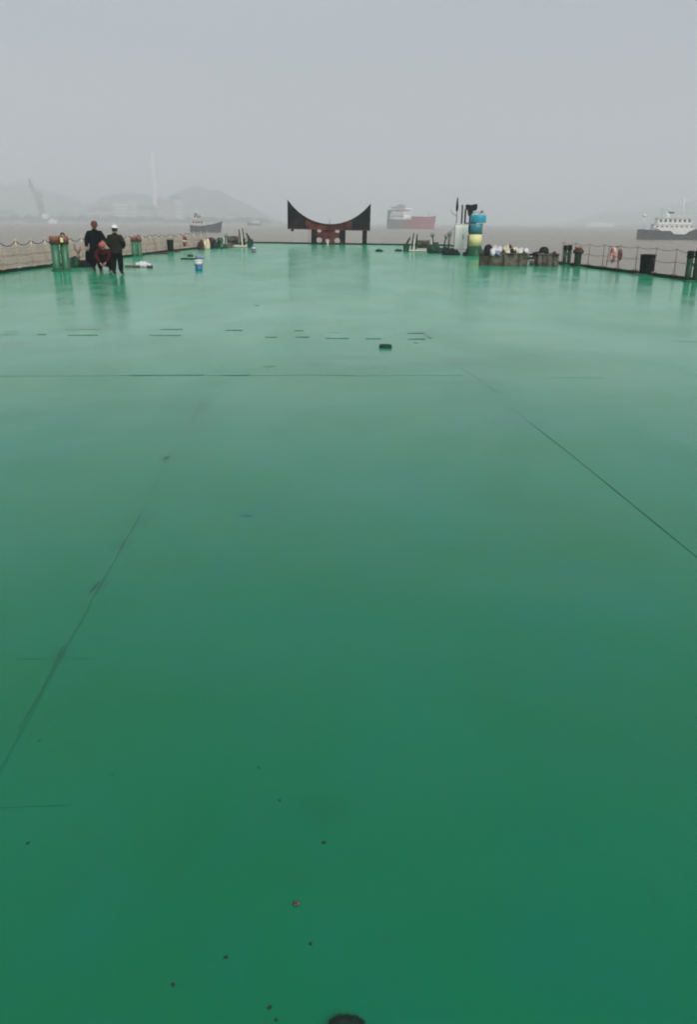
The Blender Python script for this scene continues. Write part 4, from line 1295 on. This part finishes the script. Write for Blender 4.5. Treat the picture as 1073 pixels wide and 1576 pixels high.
# left worker: turned to the right, one arm across the body
person('standing worker in black jacket and trousers with dull red helmet', P(150.5, 417), R(32),
       stand(el_l=(.30, -.02, 1.13), wr_l=(.20, -.24, 1.05), el_r=(-.29, .02, 1.12), wr_r=(-.31, -.06, .86), look=(.1, -1, -.25), head=(0, -.04, 1.59),
             an_l=(.10, .02, .09), an_r=(-.12, .06, .09), cu_l=(-.3, -.4, -1), th_l=(-.2, -.3, 1)),
       M['jacket_black'], M['trousers'], 'helmet', M['helmet_red'], 1.03)
# right worker: back to the camera, elbows a little out, feet apart
person('standing worker seen from behind in olive jacket with white helmet', P(181.5, 422.5), R(172),
       stand(el_l=(.27, .05, 1.13), wr_l=(.22, -.14, .95), el_r=(-.31, .05, 1.14), wr_r=(-.20, -.16, .98), look=(.1, -1, -.2),
             an_l=(.155, .0, .09), an_r=(-.13, .02, .09), kn_l=(.125, -.03, .48)),
       M['jacket_olive'], M['trousers'], 'helmet', M['helmet_white'], .955)
# third worker crouching between them
person('crouching worker in dark red jacket and faded red cap between two standing workers', P(162.5, 418.0), R(4),
       dict(pelvis=(0, .22, .36), spine=(0, .15, .50), chest=(0, -.02, .68), neck=(0, -.13, .82), head=(0, -.21, .91), look=(0.1, -1, -.45),
            sh_l=(.175, -.03, .76), el_l=(.25, -.22, .60), wr_l=(.10, -.36, .34), sh_r=(-.175, -.03, .76), el_r=(-.25, -.22, .60), wr_r=(-.08, -.36, .32),
            hip_l=(.10, .20, .34), kn_l=(.20, -.18, .50), an_l=(.16, .05, .09), hip_r=(-.10, .20, .34), kn_r=(-.20, -.18, .50), an_r=(-.16, .05, .09),
            th_l=(0, -.3, 1), th_r=(0, -.3, 1), cu_l=(-1, 0, -.3), cu_r=(1, 0, -.3)),
       M['jacket_red'], M['trousers'], 'cap', M['helmet_pink'], 1.0)

t = thing('work_bag', 'dark cloth work bag hanging at the side of the worker in the black jacket', 'bag', P(140.5, 416.0))
m_ = MB(); m_.blob((0, 0, .52), (.19, .14, .27), seed=5, amp=.12, sub=3); m_.build('bag_body', M['jacket_black'], t)
m_ = MB(); m_.tube([(-.09, 0, .72), (-.05, 0, .86), (.03, 0, .88), (.08, 0, .72)], .014, 6); m_.build('strap', M['trousers'], t)

# ---------------------------------------------------------------- ships
def hull_mesh(L, B, draft_top, bow_rise, stern_rise, n=26, flare=.25, mats=None, split=None):
    """closed hull lofted from stern (-L/2) to bow (L/2); z = 0 is the waterline"""
    m_ = MB()
    vs, fs = [], []
    for i in range(n + 1):
        t = i / n
        x = -L / 2 + L * t
        wd = B / 2 * (min(1, .72 + t * 1.6) if t < .18 else 1) * (1 - max(0, (t - .62) / .38) ** 2.2)
        wd = max(wd, .02)
        zt = draft_top + bow_rise * max(0, (t - .45) / .55) ** 1.8 + stern_rise * max(0, (.25 - t) / .25) ** 1.5
        rake = bow_rise * .55 * max(0, (t - .7) / .3) ** 2
        wl = wd * (1 - flare * (.4 + .6 * t))
        vs += [(x, -wl * .8, -1.0), (x, -wl, 0), (x + rake * .5, -(wl + wd) / 2, zt * .5), (x + rake, -wd, zt), (x + rake, -wd + .1 * B / 6, zt), (x + rake, 0, zt - .25),
               (x + rake, wd - .1 * B / 6, zt), (x + rake, wd, zt), (x + rake * .5, (wl + wd) / 2, zt * .5), (x, wl, 0), (x, wl * .8, -1.0)]
    q = 11
    bv = [m_.bm.verts.new(v_) for v_ in vs]
    for i in range(n):
        for k_ in range(q):
            j = (k_ + 1) % q
            f = m_.bm.faces.new([bv[i * q + k_], bv[i * q + j], bv[i * q + q + j], bv[i * q + q + k_]])
            f.smooth = False
            xm = vs[i * q][0]
            if split is not None and xm > split: f.material_index = 1
    m_.bm.faces.new(bv[:q]); m_.bm.faces.new(bv[n * q:][::-1])
    return m_

def house(t, name, x0, x1, w, z0, z1, material, win=None, rake=0.0, winh=.45, nwin=5, bev=.08):
    m_ = MB()
    m_.prism([(x0, z0), (x1, z0), (x1 - rake, z1), (x0 + rake * .3, z1)], -w / 2, w / 2)
    o = m_.build(name, material, t)
    m_ = MB(); m_.box(((x0 + x1 - rake * .7) / 2, 0, z1 + .05), (x1 - x0 - rake * .6 + .5, w + .5, .1)); m_.build('deck_plate', material, o)
    if win:
        for k_ in range(nwin):
            xx = x0 + (x1 - x0) * (k_ + .7) / (nwin + .4)
            m_ = MB()
            for sy in (-1, 1): m_.box((xx, sy * (w / 2 + .015), z0 + (z1 - z0) * .60), ((x1 - x0) / nwin * .5, .03, (z1 - z0) * winh))
            m_.build('window', M['glass'], o)
    return o

def ship_rail(t, pts, h=.9):
    m_ = MB()
    for a, b in zip(pts[:-1], pts[1:]):
        a, b = Vector(a), Vector(b)
        n = max(1, int((b - a).length / 1.2))
        for i in range(n + 1):
            p = a.lerp(b, i / n); m_.tube([p, p + Vector((0, 0, h))], .03, 4)
        for z in (h, h * .5): m_.tube([a + Vector((0, 0, z)), b + Vector((0, 0, z))], .03, 4)
    return m_.build('railing', M['ship_white'], t)

# white ferry-like ship on the right
c = P(1049, 369, WATER_Z)
s = mpp(c)
sh = thing('motor_ship', 'dark hulled ship with white two deck superstructure on the right, cut by the border', 'ship', c, R(-6))
sx = lambda px: (px - 1049) * s
sz = lambda py: (369 - py) * s * VS
Ls = (1115 - 985) * s
hull_mesh(Ls, 6.2, sz(355), sz(350) - sz(357) + .9, .35, flare=.15).build('hull', M['ship_grey'], sh)
house(sh, 'main_deckhouse', sx(1003), sx(1064), 5.2, sz(355.5), sz(346), M['ship_white'], True, .8, .32, 8)
house(sh, 'upper_deckhouse', sx(1008), sx(1060), 4.4, sz(345.5), sz(336.5), M['ship_white'], True, .6, .42, 7)
m_ = MB(); m_.prism([(sx(1003), sz(350)), (sx(1063), sz(350)), (sx(1058), sz(355.5)), (sx(1014), sz(355.5))], -3.2, -2.9); m_.prism([(sx(1028), sz(355.6)), (sx(1056), sz(355.6)), (sx(1050), sz(360.5)), (sx(1034), sz(360.5))], -3.26, -2.95); m_.build('bulwark', M['ship_white'], sh)
m_ = MB(); m_.lathe([(.55, sz(336)), (.5, sz(328)), (0, sz(327.5))], (sx(1024.5), 0, 0), 14, sx=1.3); m_.build('funnel', M['ship_white'], sh)
m_ = MB(); m_.box((sx(1029), 0, sz(328)), (1.7, 1.2, .5)); m_.build('funnel_top', M['ship_black'], sh)
m_ = MB(); m_.tube([(sx(1046), 0, sz(336)), (sx(1046), 0, sz(305))], [.22, .10], 8); m_.tube([(sx(1042.5), 0, sz(309)), (sx(1049), 0, sz(309))], .1, 6); m_.tube([(sx(1043), 0, sz(316)), (sx(1048.5), 0, sz(316))], .08, 6); m_.build('mast', M['ship_white'], sh)
m_ = MB(); m_.lathe([(0, -.4), (.4, -.2), (.4, .2), (0, .4)], (sx(1024), -.3, sz(323)), 12); m_.tube([(sx(1024), -.3, sz(327)), (sx(1024), -.3, sz(323))], .1, 6); m_.build('radar_dome', M['ship_white'], sh)
m_ = MB(); m_.tube([(sx(1015), 0, sz(336)), (sx(1015), 0, sz(321))], .06, 6); m_.build('aerial', M['ship_slate'], sh)
m_ = MB(); m_.tube([(sx(990), -1, sz(354)), (sx(990), -1, sz(334))], .12, 6); m_.lathe([(0, -.5), (.5, -.3), (.55, .2), (0, .5)], (sx(989), -1, sz(332.5)), 12); m_.build('davit', M['ship_white'], sh)
ship_rail(sh, [(sx(987), -2.6, sz(354)), (sx(1003), -2.9, sz(354.5))])
ship_rail(sh, [(sx(1004), -2.5, sz(345)), (sx(1062), -2.5, sz(345))])
ship_rail(sh, [(sx(1008), -2.1, sz(335.8)), (sx(1056), -2.1, sz(335.8))], .7)
ship_rail(sh, [(sx(1066), -2.5, sz(354)), (sx(1090), -2.0, sz(350))])

# dark hulled boat on the left
c = P(316, 357.5, WATER_Z)
s = mpp(c)
sx = lambda px: (px - 316) * s
sz = lambda py: (357.5 - py) * s * VS
sh = thing('cargo_boat', 'small black hulled boat with white wheelhouse aft, off the left bow', 'boat', c, R(8))
hull_mesh((338 - 292) * s, 4.6, sz(347.5), sz(340.5) - sz(347.5), .3, flare=.2).build('hull', M['ship_black'], sh)
house(sh, 'wheelhouse', sx(296), sx(314), 3.6, sz(348), sz(338), M['ship_dull'], True, .5, .35, 4)
house(sh, 'bridge', sx(299), sx(311), 3.0, sz(337.7), sz(332), M['ship_dull'], True, .4, .45, 3)
m_ = MB(); m_.lathe([(.5, sz(332)), (.45, sz(328.5)), (0, sz(328.3))], (sx(303), 0, 0), 12); m_.build('funnel', M['ship_black'], sh)
m_ = MB(); m_.tube([(sx(305.5), 0, sz(332)), (sx(305.5), 0, sz(322.5))], [.12, .06], 6); m_.tube([(sx(303), 0, sz(326)), (sx(308), 0, sz(326))], .06, 6); m_.build('mast', M['ship_white'], sh)
m_ = MB(); m_.box((sx(323), 0, sz(347)), (10 * s, 2.8, .8), bev=.1); m_.build('hatch', M['ship_slate'], sh)
ship_rail(sh, [(sx(316), -1.9, sz(347)), (sx(328), -1.9, sz(346))], .7)

# red ship in the haze
c = P(633, 352, WATER_Z)
s = mpp(c)
sx = lambda px: (px - 633) * s / math.cos(R(38))
sz = lambda py: (352 - py) * s * VS
sh = thing('cargo_ship', 'hazy grey ship with red forward hull and white bridge beyond the bow', 'ship', c, R(-38))
hull_mesh(sx(664) - sx(599), 11, sz(338), sz(332.5) - sz(338), 1.5, flare=.12, split=sx(628)).build('hull', [M['ship_slate'], M['ship_red']], sh)
house(sh, 'deckhouse', sx(606), sx(627), 9.5, sz(339), sz(329), M['ship_white'], True, .6, .25, 5)
house(sh, 'upper_deckhouse', sx(607), sx(626), 8.5, sz(328.7), sz(323), M['ship_white'], True, .6, .3, 5)
house(sh, 'bridge', sx(607), sx(629), 10.5, sz(322.7), sz(319), M['ship_white'], True, .3, .45, 6)
m_ = MB(); m_.box((sx(602.5), 0, sz(331)), (6 * s, 6, sz(324) - sz(339)), bev=.3); m_.build('funnel', M['ship_slate'], sh)
m_ = MB(); m_.tube([(sx(617), 0, sz(319)), (sx(617), 0, sz(313))], .35, 6); m_.box((sx(617), 0, sz(317)), (9, 1, .8)); m_.build('mast', M['ship_slate'], sh)
m_ = MB(); m_.tube([(sx(658), 0, sz(334)), (sx(658), 0, sz(326))], .25, 6); m_.build('foremast', M['ship_slate'], sh)
m_ = MB(); m_.box((sx(633), 0, sz(336.5)), (8, 5, 2.2), bev=.3); m_.build('lifeboat', M['ship_white'], sh)
m_ = MB(); m_.box((sx(645), 0, sz(335)), (sx(655) - sx(638), 7.5, 1.6), bev=.2); m_.build('hatch', M['ship_red'], sh)

# small white boats
def launch(label, px0, px1, pyb, rz, hullm, pyt):
    c = P((px0 + px1) / 2, pyb, WATER_Z)
    s = mpp(c); L = (px1 - px0) * s; Hh = (pyb - pyt) * s
    t = thing('motor_launch', label, 'boat', c, rz, 'small launches in the haze')
    hull_mesh(L, L * .28, Hh * .40, Hh * .16, 0, flare=.2).build('hull', hullm, t)
    house(t, 'cabin', -L * .30, L * .18, L * .20, Hh * .38, Hh * .78, M['ship_white'], True, .4, .4, 4)
    m_ = MB(); m_.tube([(-L * .1, 0, Hh * .7), (-L * .1, 0, Hh * 1.1)], .1, 6); m_.build('mast', M['ship_white'], t)
    return t
launch('small white launch with slate hull left of the dark red cradle', 381, 403, 347.6, R(172), M['ship_slate'], 337.5)
launch('tiny white launch below the hazy crane barge on the far left', 74, 87, 344, 0, M['ship_white'], 333)
launch('thin white vessel lying low in the haze on the far right', 902, 945, 349.0, 0, M['ship_white'], 338.5)

# crane barge on the far left
c = P(64, 342.8, WATER_Z)
s = mpp(c)
sx = lambda px: (px - 64) * s
sz = lambda py: (342.8 - py) * s * VS
t = thing('crane_barge', 'hazy floating crane with raised lattice boom by the far left shore', 'crane', c, 0)
m_ = MB(); m_.box((0, 0, .8), (44 * s, 18, 3.4), bev=.5); m_.build('pontoon', M['crane'], t)
m_ = MB(); m_.prism([(sx(60), 2.5), (sx(73), 2.5), (sx(72), sz(330)), (sx(61), sz(330))], -5, 5); m_.build('machinery_house', M['crane'], t)
def lattice(x0, z0, x1, z1, w0, w1, n=9):
    m_ = MB()
    a, b = Vector((x0, 0, z0)), Vector((x1, 0, z1))
    d = (b - a).normalized(); u = Vector((d.z, 0, -d.x)); v_ = Vector((0, 1, 0))
    cs = []
    for i in range(n + 1):
        k_ = i / n; p = a.lerp(b, k_); w = w0 + (w1 - w0) * k_
        cs.append([p + u * w + v_ * w, p - u * w + v_ * w, p - u * w - v_ * w, p + u * w - v_ * w])
    for i in range(n):
        for k_ in range(4):
            m_.tube([cs[i][k_], cs[i + 1][k_]], .35, 5)
            m_.tube([cs[i][k_], cs[i + 1][(k_ + 1) % 4]], .22, 4)
            m_.tube([cs[i][k_], cs[i][(k_ + 1) % 4]], .22, 4)
    return m_
lattice(sx(67), sz(331), sx(52), sz(277), 2.8, 1.1).build('boom', M['crane'], t)
lattice(sx(66), sz(331), sx(65), sz(296), 3.2, 2.2, 6).build('gantry', M['crane'], t)
m_ = MB(); m_.tube([(sx(65), 0, sz(296)), (sx(53), 0, sz(279))], .3, 5); m_.tube([(sx(72), 0, sz(331)), (sx(65), 0, sz(296))], .5, 5); m_.tube([(sx(52), 0, sz(277)), (sx(52), 0, sz(288))], .3, 4); m_.box((sx(52), 0, sz(285)), (2.2, 2.2, 8)); m_.build('rigging', M['crane'], t)
m_ = MB(); m_.box((sx(71), -3, sz(333)), (9, 6, 8), bev=.3); m_.build('cabin', M['ship_white'], t)

# ---------------------------------------------------------------- far shore buildings and tower
def shore_building(label, px0, px1, pyt, dist, material, storeys, roof_h=0.0, pyb=339):
    a, b = at(px0, pyb, dist), at(px1, pyb, dist)
    w = (b - a).length; c = (a + b) / 2
    z0 = WATER_Z + 1.0
    h = at((px0 + px1) / 2, pyt, dist).z - z0
    t = thing('shore_building', label, 'building', (c.x, dist, z0), 0, 'buildings on the far left shore')
    dp = min(w, 22)
    m_ = MB(); m_.box((0, 0, h / 2), (w, dp, h)); m_.build('wall', material, t)
    m_ = MB()
    if roof_h: m_.prism([(-w / 2 - .6, h + .01), (w / 2 + .6, h + .01), (w * .42, h + roof_h), (-w * .42, h + roof_h)], -dp / 2 - .6, dp / 2 + .6)
    else: m_.box((0, 0, h + .3), (w + .8, dp + .8, .56))
    m_.build('roof', M['roof'] if roof_h else M['wall_grey'], t)
    fh = h / storeys
    for r_ in range(storeys):
        n = max(2, int(w / 4.2))
        for k_ in range(n):
            m_ = MB(); m_.box((-w / 2 + w * (k_ + .5) / n, -dp / 2 - .04, fh * (r_ + .58)), (w / n * .55, .08, fh * .45))
            m_.build('window', M['glass'], t)
    return t
shore_building('low wide pinkish warehouse on the far left shore', 140, 172, 322, 1764, M['wall_pink'], 3, 3)
shore_building('pale block with flat roof right of the pinkish warehouse', 178, 204, 311, 1819, M['wall_pale'], 6)
shore_building('slim pale tower block on the far left shore', 204.5, 210, 307, 1792, M['wall_pale'], 9)
shore_building('pinkish gabled house row between the tower block and hill', 216, 240, 320, 1819, M['wall_pink'], 4, 4)
shore_building('taller pale pink block close under the rounded hill', 244, 268, 309, 1805, M['wall_pink'], 7)
shore_building('pale gabled house at the foot of the rounded hill', 264, 280, 306, 1840, M['wall_pale'], 7, 5)
shore_building('grey shed at the left end of the far shore', -12, 24, 326, 1750, M['wall_grey'], 2, 3)
shore_building('small pale shed near the hazy crane barge', 88, 116, 329, 1778, M['wall_pale'], 2, 2)
shore_building('small pale shed at the water under the rounded hill', 348, 368, 333, 1680, M['wall_pale'], 1, 2)
tp = at(240, 330, 2350)
zt_ = at(240, 234, 2350).z
t = thing('bridge_tower', 'tall hazy white tower rising behind the far left shore', 'tower', (tp.x, 2350, WATER_Z))
hh = zt_ - WATER_Z
m_ = MB(); m_.lathe([(7.8, 0), (6.8, hh * .3), (5.4, hh * .97), (5.4, hh)], n=20); m_.build('shaft', M['ship_white'], t)
m_ = MB(); m_.lathe([(6.0, hh * .93), (6.6, hh * .94), (6.6, hh * .955), (6.0, hh * .96)], n=20); m_.build('collar', M['ship_white'], t)

# ---------------------------------------------------------------- haze
mb = MB()
mb.box((0, 0, (WATER_Z - 3.5 + 230) / 2), (8600, 8600, 230 - (WATER_Z - 3.5)))
hz = mb.build('haze', bpy.data.materials.new('river haze'))
hm = hz.data.materials[0]
hm.use_nodes = True
n, l = hm.node_tree.nodes, hm.node_tree.links
n.clear()
ho = n.new('ShaderNodeOutputMaterial')
pv = n.new('ShaderNodeVolumePrincipled')
pv.inputs['Color'].default_value = (0.93, 0.97, 1.0, 1)
pv.inputs['Density'].default_value = 0.00084
pv.inputs['Anisotropy'].default_value = 0.0
l.new(pv.outputs[0], ho.inputs['Volume'])
tag(hz, 'pale grey haze over the river and the far shore', 'haze', None, 'stuff')
